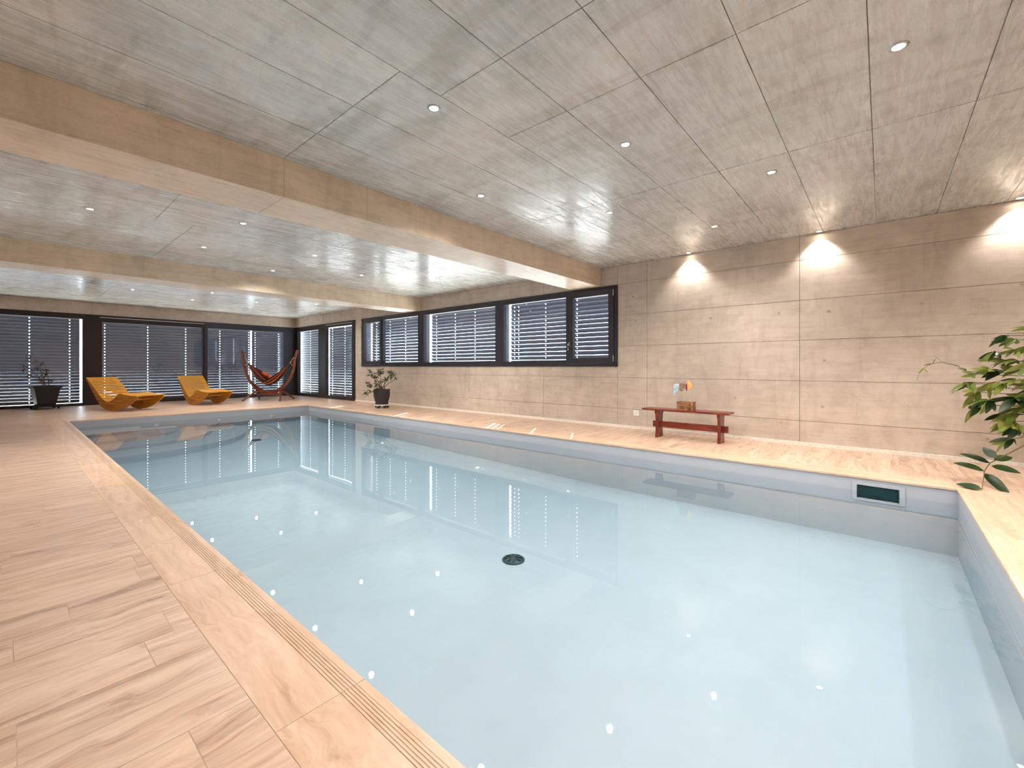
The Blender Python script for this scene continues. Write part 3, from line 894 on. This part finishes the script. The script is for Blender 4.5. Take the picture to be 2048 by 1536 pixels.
# coordinates: (y to the LEFT of the picture is positive, z above the bench top)
shape('painted_shape', [(0.187, 0.225), (0.200, 0.255), (0.196, 0.285), (0.176, 0.305), (0.190, 0.330), (0.192, 0.365), (0.170, 0.385), (0.135, 0.392), (0.105, 0.380), (0.098, 0.345), (0.106, 0.300), (0.128, 0.262), (0.160, 0.228), (0.175, 0.218)], pb, lab='light blue two-lobed painted shape')
shape('painted_shape', [(0.094, 0.30), (0.084, 0.283), (0.056, 0.280), (0.042, 0.292), (0.038, 0.33), (0.042, 0.385), (0.056, 0.402), (0.082, 0.402), (0.094, 0.388), (0.098, 0.345)], pg, -0.012, lab='olive brown rounded painted shape')
shape('painted_shape', [(0.012, 0.285), (-0.004, 0.285), (-0.008, 0.34), (0.006, 0.41), (0.026, 0.432), (0.040, 0.420), (0.034, 0.36), (0.022, 0.31)], pm, -0.012, lab='mauve and white striped painted shape')
shape('painted_shape', [(-0.006, 0.288), (-0.018, 0.292), (-0.020, 0.36), (-0.012, 0.402), (-0.004, 0.398), (-0.008, 0.34)], pr_, -0.012, lab='crimson narrow painted shape')
shape('painted_shape', [(-0.022, 0.296), (-0.055, 0.308), (-0.085, 0.338), (-0.096, 0.370), (-0.080, 0.400), (-0.060, 0.425), (-0.040, 0.448), (-0.022, 0.444), (-0.016, 0.40), (-0.022, 0.36)], py_, -0.012, lab='yellow and orange leaf-like painted shape')
for (ya, za, yb) in ((0.07, 0.29, 0.06), (0.13, 0.27, 0.075), (0.01, 0.29, 0.0), (-0.04, 0.31, -0.02)):
    m = MB(); m.tube([(0, yb, 0.115), (-0.008, (ya+yb)/2, 0.2), (-0.01, ya, za)], 0.0025, 6); m.build('rod', M['alu'], sc_)

# wall outlet
ot = empty('wall_outlet', (XR, 3.285, 0.28)); tag(ot, 'white square socket low on the concrete wall, left of the bench', 'socket')
m = MB(); m.box(-0.009, 0, -0.052, 0.052, -0.05, 0.05); m.build('cover_plate', M['white_plastic'], ot, 0.003)
m = MB(); m.box(-0.013, -0.0092, -0.034, 0.034, -0.033, 0.033); m.build('insert', M['white_plastic'], ot, 0.002)
m = MB()
for dy in (-0.01, 0.01): m.lathe([(0.0028, 0), (0.0028, 0.002)], 10, Matrix.Translation((-0.0145, dy, 0)) @ Matrix.Rotation(PI/2, 4, 'Y'))
m.build('contact_hole', M['gasket'], ot)

# ------------------------------------------------------------------ loungers
def lounger_curve(s):
    P = [(0.0, 0.82), (0.20, 0.64), (0.42, 0.42), (0.60, 0.265), (0.74, 0.225), (0.88, 0.285), (1.02, 0.395), (1.12, 0.43), (1.24, 0.41), (1.45, 0.385), (1.66, 0.375)]
    n = len(P)-1; u = s*n; i = min(int(u), n-1); f = u-i
    p0, p1, p2, p3 = P[max(i-1, 0)], P[i], P[i+1], P[min(i+2, n)]
    def cr(a, b, c, d): return 0.5*((2*b)+(-a+c)*f+(2*a-5*b+4*c-d)*f*f+(-a+3*b-3*c+d)*f**3)
    return (cr(p0[0], p1[0], p2[0], p3[0]), cr(p0[1], p1[1], p2[1], p3[1]))
def make_lounger():
    t = empty('wooden_lounger')
    W = 0.33
    top = [lounger_curve(k/40) for k in range(41)]
    low = [(1.66, 0.335), (1.55, 0.25), (1.40, 0.15), (1.22, 0.065), (1.05, 0.018), (0.90, 0.0), (0.76, 0.004), (0.62, 0.035), (0.48, 0.115), (0.33, 0.29), (0.16, 0.54), (0.0, 0.76)]
    for s_ in (-1, 1):
        m = MB(); poly = [(x-0.85, z-0.012) for x, z in top] + [(x-0.85, z) for x, z in low]
        # panel split into quads strip so the concave outline fills cleanly
        n = 40; vs = []; fs = []
        def lowz(x):
            for (xa, za), (xb, zb) in zip(low[:-1], low[1:]):
                if xb <= x <= xa: return zb+(za-zb)*(x-xb)/(xa-xb)
            return low[0][1]
        y0_ = s_*W; y1_ = s_*(W-0.03)
        for (x, z) in top:
            zl = min(lowz(x), z-0.03)
            for yy in (y0_, y1_): vs += [(x-0.85, yy, z-0.012), (x-0.85, yy, zl)]
        for i in range(40):
            a = i*4; b_ = a+4
            fs += [(a, b_, b_+1, a+1), (a+2, a+3, b_+3, b_+2), (a, a+2, b_+2, b_), (a+1, b_+1, b_+3, a+3)]
        fs += [(0, 1, 3, 2), (160, 162, 163, 161)]
        m.add(vs, fs)
        m.build('side_panel', M['lounger_side'], t)
    # slats, evenly spaced by arc length
    fine = [lounger_curve(k/400) for k in range(401)]
    d = [0]
    for a, b_ in zip(fine[:-1], fine[1:]): d.append(d[-1]+math.hypot(b_[0]-a[0], b_[1]-a[1]))
    n = 36; step = d[-1]/n
    sm = MB(); hw = step*0.5-0.009
    sm.box(-hw, hw, -W-0.012, W+0.012, -0.008, 0.010)
    first_ = sm.build('slat', M['lounger'], t, 0.003, 1)
    for k in range(n):
        s_ = (k+0.5)*step
        j = max(i for i in range(401) if d[i] <= s_); j = min(j, 399)
        (xa, za), (xb, zb) = fine[j], fine[j+1]
        o = first_ if k == 0 else first_.copy()
        if k: C.objects.link(o); o.parent = t
        o.location = (xa-0.85, 0, za); o.rotation_euler = (0, -math.atan2(zb-za, xb-xa), 0)
    for (x, z) in ((1.20, 0.26), (0.55, 0.16)):
        m = MB(); m.box(x-0.85-0.035, x-0.85+0.035, -W+0.03, W-0.03, z-0.012, z+0.012); m.build('cross_brace', M['lounger_side'], t, 0.002)
    return t
lg = make_lounger()
lg.location = (1.99, 14.58, 0); lg.rotation_euler = (0, 0, math.radians(-63))
tag(lg, 'amber slatted wave lounger nearer the dark pillar, first from the left', 'lounger', 'amber wooden wave loungers')
lg2 = copy_tree(lg)
lg2.location = (3.80, 15.1, 0); lg2.rotation_euler = (0, 0, math.radians(-78))
tag(lg2, 'amber slatted wave lounger nearer the hammock, second from the left', 'lounger', 'amber wooden wave loungers')

# ------------------------------------------------------------------ hammock with its bow stand
hs = empty('hammock_stand', (5.52, 15.02, 0), math.atan2(-0.75, 0.66)); tag(hs, 'reddish curved wooden bow stand holding the striped hammock', 'hammock stand')
arc = []
for k in range(33):
    a = math.radians(-166+ (152)*k/32)         # -166 .. -14
    arc.append((0.83*math.cos(a)*(1.0), 1.42+1.18*math.sin(a)))
def bow(pts, w, th, nm, par, mat, yo=0.0):
    m = MB(); vs = []; fs = []
    n = len(pts)
    for i, (x, z) in enumerate(pts):
        xa, za = pts[max(i-1, 0)]; xb, zb = pts[min(i+1, n-1)]
        l = math.hypot(xb-xa, zb-za); nx, nz = -(zb-za)/l, (xb-xa)/l
        tt = th*(0.75+0.25*math.sin(PI*i/(n-1)))
        for (sx, sy) in ((-1, -1), (1, -1), (1, 1), (-1, 1)):
            vs.append((x+nx*sx*tt/2, yo+sy*w/2, z+nz*sx*tt/2))
    for i in range(n-1):
        for k in range(4):
            j = (k+1) % 4
            fs.append((i*4+k, i*4+j, (i+1)*4+j, (i+1)*4+k))
    fs += [(3, 2, 1, 0), (4*n-4, 4*n-3, 4*n-2, 4*n-1)]
    m.add(vs, fs); return m.build(nm, mat, par, 0.004, 1)
tips = [(arc[0][0]-0.03, 1.62)] 
bowpts = [(arc[0][0]-0.07, 1.60), (arc[0][0]-0.03, 1.38)] + arc[1:-1] + [(arc[-1][0]+0.02, 1.36), (arc[-1][0]+0.10, 1.62)]
bow(bowpts, 0.075, 0.075, 'bow', hs, M['hamwood'])
bow([(x*0.93, z+0.055) for x, z in arc[8:25]], 0.06, 0.03, 'bow_lath', hs, M['hamwood'])
for sx in (-1, 1):
    for sy in (-1, 1):
        m = MB(); m.tube([(sx*0.36, sy*0.02, 0.335), (sx*0.50, sy*0.28, 0.15), (sx*0.58, sy*0.46, 0.028)], [0.034, 0.032, 0.028], 8)
        m.build('leg', M['hamwood'], hs)
m = MB(); m.box(-0.42, 0.42, -0.022, 0.022, 0.165, 0.212); m.build('base_beam', M['hamwood'], hs, 0.004)
for s_ in (-1, 1):
    m = MB()
    pts = [(s_*0.79, 0.0, 1.40)] + [(s_*(0.74+0.05*math.cos(a)), 0.0, 1.22+0.09*math.sin(a)) for a in (2.2, 3.1, 4.0, 4.9, 5.8)]
    m.tube(pts, 0.007, 6); m.build('rope', M['rope'], hs)

def stripes():
    t = NT('striped hammock cloth')
    tc = t.N('ShaderNodeTexCoord'); sp = t.N('ShaderNodeSeparateXYZ'); t.L(tc.outputs['UV'], sp.inputs[0])
    r = t.N('ShaderNodeValToRGB'); r.color_ramp.interpolation = 'CONSTANT'
    cols = [(0.0, srgb(44, 12, 18)), (0.07, srgb(170, 96, 44)), (0.14, srgb(92, 18, 26)), (0.24, srgb(214, 150, 70)), (0.29, srgb(70, 14, 30)), (0.42, srgb(40, 16, 30)), (0.52, srgb(120, 28, 24)), (0.6, srgb(40, 14, 22)), (0.7, srgb(196, 110, 52)), (0.75, srgb(70, 18, 28)), (0.88, srgb(112, 22, 36)), (0.95, srgb(34, 20, 32))]
    e = r.color_ramp.elements
    while len(e) < len(cols): e.new(0.5)
    for i, (p, c) in enumerate(cols): e[i].position = p; e[i].color = c
    t.L(sp.outputs[1], r.inputs[0]); t.L(r.outputs[0], t.b.inputs['Base Color'])
    t.b.inputs['Roughness'].default_value = 0.9
    return t.m
M['stripes'] = stripes()
hm = empty('hammock', (5.52, 15.02, 0), math.atan2(-0.75, 0.66)); tag(hm, 'maroon and orange striped cloth hammock hanging in the bow stand', 'hammock')
vs = []; fs = []; uv = []
NS, NTT = 28, 14
for i in range(NS+1):
    s_ = i/NS; u = 2*s_-1
    wdt = 0.03 + 0.42*(1-abs(u)**2.2)
    zc = 0.50 + 0.70*abs(u)**1.7
    for j in range(NTT+1):
        q = 2*j/NTT-1
        x = u*0.66
        y = q*wdt*0.85
        edge = abs(q)**2*(0.24 if q > 0 else 0.17)*(1-abs(u)**2)
        z = zc + edge + 0.012*math.sin(q*9+u*4)*(1-abs(u))
        vs.append((x, y, z)); uv.append((s_, j/NTT))
for i in range(NS):
    for j in range(NTT):
        a = i*(NTT+1)+j
        fs.append((a, a+NTT+1, a+NTT+2, a+1))
me = bpy.data.meshes.new('cloth'); me.from_pydata(vs, [], fs); me.materials.append(M['stripes'])
ul = me.uv_layers.new(name='UVMap')
for l in me.loops: ul.data[l.index].uv = uv[l.vertex_index]
me.polygons.foreach_set('use_smooth', [True]*len(fs))
cl = bpy.data.objects.new('cloth', me); C.objects.link(cl); cl.parent = hm
so = cl.modifiers.new('thickness', 'SOLIDIFY'); so.thickness = 0.006
for s_ in (-1, 1):
    for k in range(5):
        q = (k-2)/2
        m = MB(); m.tube([(s_*0.655, q*0.025, 1.19), (s_*0.74, 0, 1.34)], 0.003, 5); m.build('cord', M['rope'], hm)
def cushion(x, y, z, sx, sy, sz, rot, lab):
    bm = bmesh.new(); bmesh.ops.create_uvsphere(bm, u_segments=20, v_segments=12, radius=1.0)
    for v in bm.verts:
        c = v.co
        f = lambda a: math.copysign(abs(a)**0.55, a)
        v.co = Vector((f(c.x)*sx, f(c.y)*sy, f(c.z)*sz*(1-0.45*max(abs(c.x), abs(c.y))**3)))
    for f_ in bm.faces: f_.smooth = True
    me = bpy.data.meshes.new('cushion'); bm.to_mesh(me); bm.free(); me.materials.append(M['cushion'])
    o = bpy.data.objects.new('cushion', me); C.objects.link(o)
    Mx = Matrix.Translation((5.52, 15.02, 0)) @ Matrix.Rotation(math.atan2(-0.75, 0.66), 4, 'Z') @ Matrix.Translation((x, y, z)) @ Matrix.Rotation(rot, 4, 'Y') @ Matrix.Rotation(-0.5, 4, 'X')
    o.matrix_world = Mx
    tag(o, lab, 'cushion', 'cushions in the hammock')
M['cushion'] = plain('terracotta cushion cloth', srgb(190, 92, 56), 0.9, 0, 0.1, 0.12, 20)
cushion(-0.16, 0.10, 0.83, 0.13, 0.12, 0.06, 0.55, 'terracotta cushion in the hammock, upper left one')
cushion(0.08, 0.06, 0.71, 0.13, 0.12, 0.06, 0.35, 'terracotta cushion in the hammock, lower right one')

# ------------------------------------------------------------------ plants
def leaf_mesh(name, L, W, mat, droop=0.25, fold=0.18, n=6):
    vs = []; fs = []
    for i in range(n+1):
        t = i/n
        w = W*0.5*(math.sin(PI*min(1, t**0.8))**0.75) if 0 < t < 1 else 0.0006
        x = L*t; z = -droop*L*t*t
        vs += [(x, -w, z+fold*w), (x, 0, z-0.0), (x, w, z+fold*w)]
    for i in range(n):
        a = i*3
        fs += [(a, a+3, a+4, a+1), (a+1, a+4, a+5, a+2)]
    me = bpy.data.meshes.new(name); me.from_pydata(vs, [], fs)
    me.polygons.foreach_set('use_smooth', [True]*len(fs)); me.materials.append(mat)
    return me
def orient(p, d, roll=0.0, s=1.0):
    d = Vector(d).normalized()
    up = Vector((0, 0, 1))
    y = up.cross(d)
    if y.length < 1e-3: y = Vector((0, 1, 0))
    y.normalize(); z = d.cross(y)
    R = Matrix((d, y, z)).transposed().to_4x4()
    return Matrix.Translation(p) @ R @ Matrix.Rotation(roll, 4, 'X') @ Matrix.Scale(s, 4)

# big plant at the right edge: pot outside the frame, palmate leaves reaching into it
bp = empty('potted_tree', (6.42, -1.78, 0)); tag(bp, 'leafy green potted tree at the right edge of the picture', 'plant')
m = MB(); m.lathe([(0.17, 0.0), (0.20, 0.02), (0.235, 0.34), (0.25, 0.36), (0.25, 0.40), (0.235, 0.40), (0.225, 0.37)], 32)
m.build('pot', M['anth_pot'], bp)
m = MB(); m.lathe([(0.0, 0.365), (0.224, 0.365)], 24, None, False, False, False); m.build('soil', M['soil'], bp)
rl = random.Random(12)
trunk_pts = [(0, 0, 0.36), (0.02, 0.03, 0.7), (0.0, 0.08, 1.05), (-0.03, 0.12, 1.4), (-0.02, 0.2, 1.7)]
m = MB(); m.tube(trunk_pts, [0.03, 0.024, 0.019, 0.014, 0.008], 10); m.build('trunk', M['trunk'], bp)
LM = [leaf_mesh('leaf', 0.17, 0.052, M['leaf'], 0.22), leaf_mesh('leaf', 0.19, 0.056, M['leaf'], 0.35), leaf_mesh('leaf', 0.16, 0.05, M['leaf_dark'], 0.15), leaf_mesh('leaf', 0.24, 0.085, M['leaf_dark'], 0.16), leaf_mesh('leaf', 0.12, 0.034, M['leaf'], 0.1)]
stems = MB()
def put_leaf(me, Mx):
    o = bpy.data.objects.new('leaf', me); C.objects.link(o); o.parent = bp; o.matrix_local = Mx
def palmate(c, direction, n, me_idx, spread=2.4, s=1.0, lift=-0.2):
    """leaflets fan round a point"""
    d = Vector(direction).normalized(); side = Vector((0, 0, 1)).cross(d).normalized()
    for k in range(n):
        a = (k/(n-1)-0.5)*spread + rl.uniform(-0.12, 0.12)
        v = d*math.cos(a) + side*math.sin(a) + Vector((0, 0, lift+rl.uniform(-0.5, 0.35)))
        put_leaf(LM[me_idx if rl.random() < 0.75 else rl.choice([0, 1, 2])], orient(c, v, rl.uniform(-1.5, 1.5), s*rl.uniform(0.75, 1.2)))
def branch(p0, p1, bend=0.06):
    p0 = Vector(p0); p1 = Vector(p1); mid = (p0+p1)/2 + Vector((0, 0, bend))
    stems.tube([p0, mid, p1], [0.007, 0.005, 0.003], 6)
def local(wx, wy, wz): return Vector((wx-6.42, wy+1.78, wz))
FANS = [(6.33, -0.65, 0.93, -0.35, 1.0, -0.25, 5, 0), (6.36, -0.70, 0.94, 0.0, 1.0, -0.5, 4, 1), (6.38, -0.72, 1.02, 0.1, 0.6, 0.3, 5, 4), (6.40, -0.64, 1.05, 0.0, 0.3, 0.9, 4, 0),
 (6.36, -0.83, 1.06, -0.1, 1.0, 0.35, 7, 0), (6.30, -0.88, 0.94, -0.5, 0.9, 0.0, 8, 1), (6.25, -0.80, 0.77, -0.4, 1.0, -0.5, 8, 2), (6.28, -0.74, 0.72, 0.0, 1.0, -0.5, 7, 2),
 (6.35, -0.89, 0.63, -0.2, 1.0, -0.7, 6, 0), (6.22, -0.96, 0.80, -0.8, 0.5, -0.1, 8, 3), (6.30, -0.98, 0.97, -0.5, 0.8, 0.1, 8, 0), (6.38, -0.92, 1.15, -0.1, 1.0, 0.2, 7, 1),
 (6.36, -0.98, 1.26, -0.2, 1.0, 0.2, 7, 0), (6.40, -0.99, 1.36, 0.0, 1.0, 0.3, 6, 0), (6.40, -1.01, 0.68, -0.3, 0.9, -0.4, 7, 1), (6.28, -0.99, 0.53, -0.5, 0.8, -0.6, 6, 2),
 (6.30, -0.95, 0.40, -0.3, 0.9, -0.5, 5, 2), (6.42, -0.84, 0.89, 0.2, 1.0, 0.0, 7, 0), (6.38, -0.74, 0.84, 0.1, 1.0, -0.3, 6, 1), (6.44, -1.0, 1.08, 0.2, 1.0, 0.0, 7, 0), (6.2, -1.05, 1.12, -0.8, 0.6, 0.0, 7, 0),
 (6.25, -1.08, 0.90, -0.8, 0.6, -0.2, 7, 0), (6.45, -1.15, 1.2, 0.1, 1.0, 0.2, 7, 1), (6.40, -1.12, 1.47, -0.2, 0.8, 0.5, 6, 0), (6.45, -1.3, 1.60, 0, 0.6, 0.6, 6, 0), (6.2, -1.45, 1.4, -1, 0.2, 0.2, 6, 0),
 (6.6, -2.0, 1.3, 0.3, -1, 0, 6, 0), (6.3, -2.1, 1.1, -0.4, -1, 0, 6, 1), (6.1, -1.8, 1.2, -1, -0.2, 0, 6, 0)]
for k in range(11):
    FANS.append((rl.uniform(6.2, 6.45), rl.uniform(-1.12, -0.86), 0.55+0.085*k+rl.uniform(-0.04, 0.04), rl.uniform(-0.6, 0.2), 1.0, rl.uniform(-0.4, 0.3), 7, rl.choice([0, 0, 1, 2])))
for (px_, py, pz, dx, dy, dz, n, mi) in FANS:
    c = local(px_, py, pz); z0 = min(1.6, max(0.6, pz-0.15))
    f_ = (z0-0.36)/1.34*4; i = min(3, int(f_)); fr = f_-i
    a = Vector(trunk_pts[i]).lerp(Vector(trunk_pts[i+1]), fr)
    branch(a, c, 0.05)
    palmate(c, (dx, dy, dz), n, mi, 2.6, 0.95)
# thin tip twig with small leaves
twig = [local(6.35, -0.60, 1.10), local(6.37, -0.47, 1.145), local(6.38, -0.40, 1.13), local(6.39, -0.335, 1.08), local(6.40, -0.30, 1.02)]
stems.tube(twig, [0.004, 0.003, 0.003, 0.002, 0.0015], 5)
for k, (i, v, s_) in enumerate(((1, (0, 0.4, 0.6), 0.8), (2, (0.1, 0.8, -0.2), 0.6), (3, (0, 0.6, -0.8), 0.55), (4, (0, 0.2, -1), 0.6), (2, (0, -0.3, 0.5), 0.5), (3, (-0.1, -0.4, -0.6), 0.5))):
    put_leaf(LM[4], orient(twig[i], v, k*0.9, s_))
# low cluster of big leaves over the pool corner
def face(p, q, tilt, me, length):
    """leaf from p to q, blade turned half way up, half way to the pool side"""
    p = Vector(p); q = Vector(q); d = (q-p); s_ = d.length/length; d.normalize()
    nrm = Vector((-0.8, 0.1, tilt)); z = (nrm - d*nrm.dot(d)).normalized(); y = z.cross(d)
    R = Matrix((d, y, z)).transposed().to_4x4()
    put_leaf(me, Matrix.Translation(p) @ R @ Matrix.Diagonal((s_, 0.95, s_, 1)))
LOW = [((6.02, -0.801, 0.242), (6.05, -0.731, 0.337), 0.8), ((6.02, -0.794, 0.223), (6.1, -0.927, 0.27), 0.8), ((6.0, -0.766, 0.194), (5.93, -0.577, 0.288), 1.2),
 ((5.95, -0.725, 0.122), (5.86, -0.527, 0.207), 1.2), ((6.0, -0.773, 0.167), (5.95, -0.952, 0.157), 1.2), ((5.93, -0.726, 0.102), (5.62, -0.826, 0.012), 0.5), ((5.60, -0.668, 0.014), (5.66, -0.509, 0.046), 1.6)]
for a, b_, ti in LOW:
    face(local(*a), local(*b_), ti, LM[3], 0.24)
hub = Vector(LOW[2][0]); hub2 = Vector(LOW[3][0])
stems.tube([Vector((0.0, 0.05, 0.55)), local(6.28, -1.1, 0.42), local(*hub), local(*hub2), local(*LOW[6][0])], [0.007, 0.006, 0.005, 0.004, 0.003], 6)
stems.build('stem', M['stem'], bp)

def dolly(name, loc, r, lab, mat, square=False, n=6, h=0.095, rz=0.0):
    t = empty(name, loc, rz); tag(t, lab, 'plant trolley')
    m = MB()
    if square: m.box(-r, r, -r, r, h-0.022, h); m.box(-r-0.012, r+0.012, -r-0.012, r+0.012, h-0.03, h-0.018)
    else: m.lathe([(r, h-0.025), (r, h-0.004), (r-0.012, h), (r-0.03, h)], 28)
    m.build('platform', mat, t)
    for k in range(n):
        a = 2*PI*k/n + 0.3
        if square: x, y = [(-1, -1), (1, -1), (1, 1), (-1, 1)][k % 4]; x *= r-0.03; y *= r-0.03
        else: x, y = (r-0.035)*math.cos(a), (r-0.035)*math.sin(a)
        m = MB()
        Mx = Matrix.Translation((x, y, 0.03)) @ Matrix.Rotation(a*1.7, 4, 'Z') @ Matrix.Rotation(PI/2, 4, 'X')
        m.lathe([(0.018, -0.014), (0.030, -0.012), (0.030, 0.012), (0.018, 0.014)], 16, Mx)
        w_ = m.build('caster', M['black_plastic'], t)
        m = MB(); m.box(x-0.012, x+0.012, y-0.018, y+0.018, 0.055, h-0.024); m.build('fork', mat, w_)
    return t

# round pot by the side door
dolly('plant_trolley', (6.50, 10.12, 0), 0.19, 'white round trolley on black casters under the round pot', M['white_plastic'])
pp = empty('potted_shrub', (6.50, 10.12, 0.095)); tag(pp, 'small leafy shrub in round anthracite pot at the window wall', 'plant')
m = MB(); m.lathe([(0.15, 0.0), (0.175, 0.012), (0.18, 0.02), (0.165, 0.035), (0.165, 0.05), (0.185, 0.12), (0.205, 0.20), (0.212, 0.28), (0.21, 0.36), (0.215, 0.375), (0.215, 0.40), (0.198, 0.40), (0.195, 0.36)], 36)
m.build('pot', M['anth_pot'], pp)
m = MB(); m.lathe([(0.0, 0.362), (0.195, 0.362)], 24, None, False, False, False); m.build('soil', M['soil'], pp)
def shrub(parent, base, blobs, mat, ll, lw, nleaf, seed, stemr=0.012, nm='foliage'):
    r = random.Random(seed); sm = MB(); lf = MB()
    me = leaf_mesh('tmp', ll, lw, mat, 0.2, 0.2, 4)
    mv = [tuple(v.co) for v in me.vertices]; mf = [tuple(p.vertices) for p in me.polygons]
    for (bx, by, bz, br, k) in blobs:
        c = Vector((bx, by, bz)); b0 = Vector(base)+Vector((r.uniform(-.04, .04), r.uniform(-.04, .04), 0))
        mid = b0.lerp(c, 0.5)+Vector((r.uniform(-.03, .03), r.uniform(-.03, .03), 0.03))
        sm.tube([b0, mid, c], [stemr, stemr*0.7, stemr*0.35], 6)
        for _ in range(k):
            d = Vector((r.gauss(0, 1), r.gauss(0, 1), r.gauss(0, 1))).normalized()
            tip = c + d*br*r.uniform(0.3, 1.0)
            sm.tube([mid.lerp(c, r.uniform(0.4, 1)), tip], [0.003, 0.0015], 4)
            for _ in range(nleaf):
                d2 = (d + Vector((r.gauss(0, .8), r.gauss(0, .8), r.gauss(0, .7)))).normalized()
                lf.add(mv, mf, True, orient(tip+d*r.uniform(-0.06, 0.0), d2, r.uniform(-1, 1), r.uniform(0.7, 1.2)))
    sm.build('branch', M['trunk'], parent)
    o = lf.build(nm, mat, parent); o['kind'] = 'stuff'
    bpy.data.meshes.remove(me)
shrub(pp, (0, 0, 0.36), [(-0.05, 0.02, 0.86, 0.15, 18), (0.16, -0.16, 0.80, 0.13, 14), (-0.16, 0.16, 0.74, 0.14, 12), (-0.30, 0.10, 0.52, 0.13, 12), (-0.34, 0.14, 0.30, 0.11, 7), (-0.14, 0.0, 0.56, 0.14, 10), (0.28, -0.26, 0.68, 0.08, 4), (0.05, -0.05, 0.66, 0.12, 8), (-0.22, -0.02, 0.42, 0.09, 5), (-0.22, 0.18, 0.86, 0.08, 5)], M['leaf_small'], 0.075, 0.026, 4, 5)

# square planter by the far door
dolly('planter_trolley', (0.66, 16.45, 0), 0.235, 'black square trolley with casters under the big planter', M['black_plastic'], True, 4, 0.10, 0.15)
pl = empty('planter_tree', (0.66, 16.45, 0.10), 0.15); tag(pl, 'thin dark plant in big black tapered planter before the far blind', 'plant')
def tapered(z0, z1, r0, r1, mb):
    mb.add([(-r0,-r0,z0),(r0,-r0,z0),(r0,r0,z0),(-r0,r0,z0),(-r1,-r1,z1),(r1,-r1,z1),(r1,r1,z1),(-r1,r1,z1)], [(0,3,2,1),(0,1,5,4),(1,2,6,5),(2,3,7,6),(3,0,4,7)])
m = MB(); tapered(0, 0.46, 0.165, 0.235, m)
m.add([(-.225,-.225,.44),(.225,-.225,.44),(.225,.225,.44),(-.225,.225,.44)], [(0,1,2,3)])
m.build('pot', M['black_plastic'], pl, 0.006)
m = MB()
for (a, b_, c_2, d_) in ((-0.262, 0.262, -0.262, -0.225), (-0.262, 0.262, 0.225, 0.262), (-0.262, -0.225, -0.225, 0.225), (0.225, 0.262, -0.225, 0.225)): m.box(a, b_, c_2, d_, 0.445, 0.50)
m.build('rim', M['black_plastic'], pl, 0.004)
m = MB(); m.box(-0.225, 0.225, -0.225, 0.225, 0.452, 0.46); m.build('soil', M['soil'], pl)
shrub(pl, (0.02, 0, 0.46), [(-0.10, 0.0, 1.02, 0.16, 8), (-0.20, 0.05, 1.18, 0.15, 6), (0.02, 0.0, 0.82, 0.12, 8), (0.10, -0.02, 0.64, 0.09, 6), (-0.32, 0.0, 1.02, 0.15, 5), (-0.05, 0.05, 0.68, 0.12, 5), (-0.28, 0.0, 0.82, 0.12, 4)], M['leaf_brown'], 0.10, 0.022, 3, 8, 0.009)

assert sum(1 for c in bp.children if c.name.startswith('leaf')) <= 300
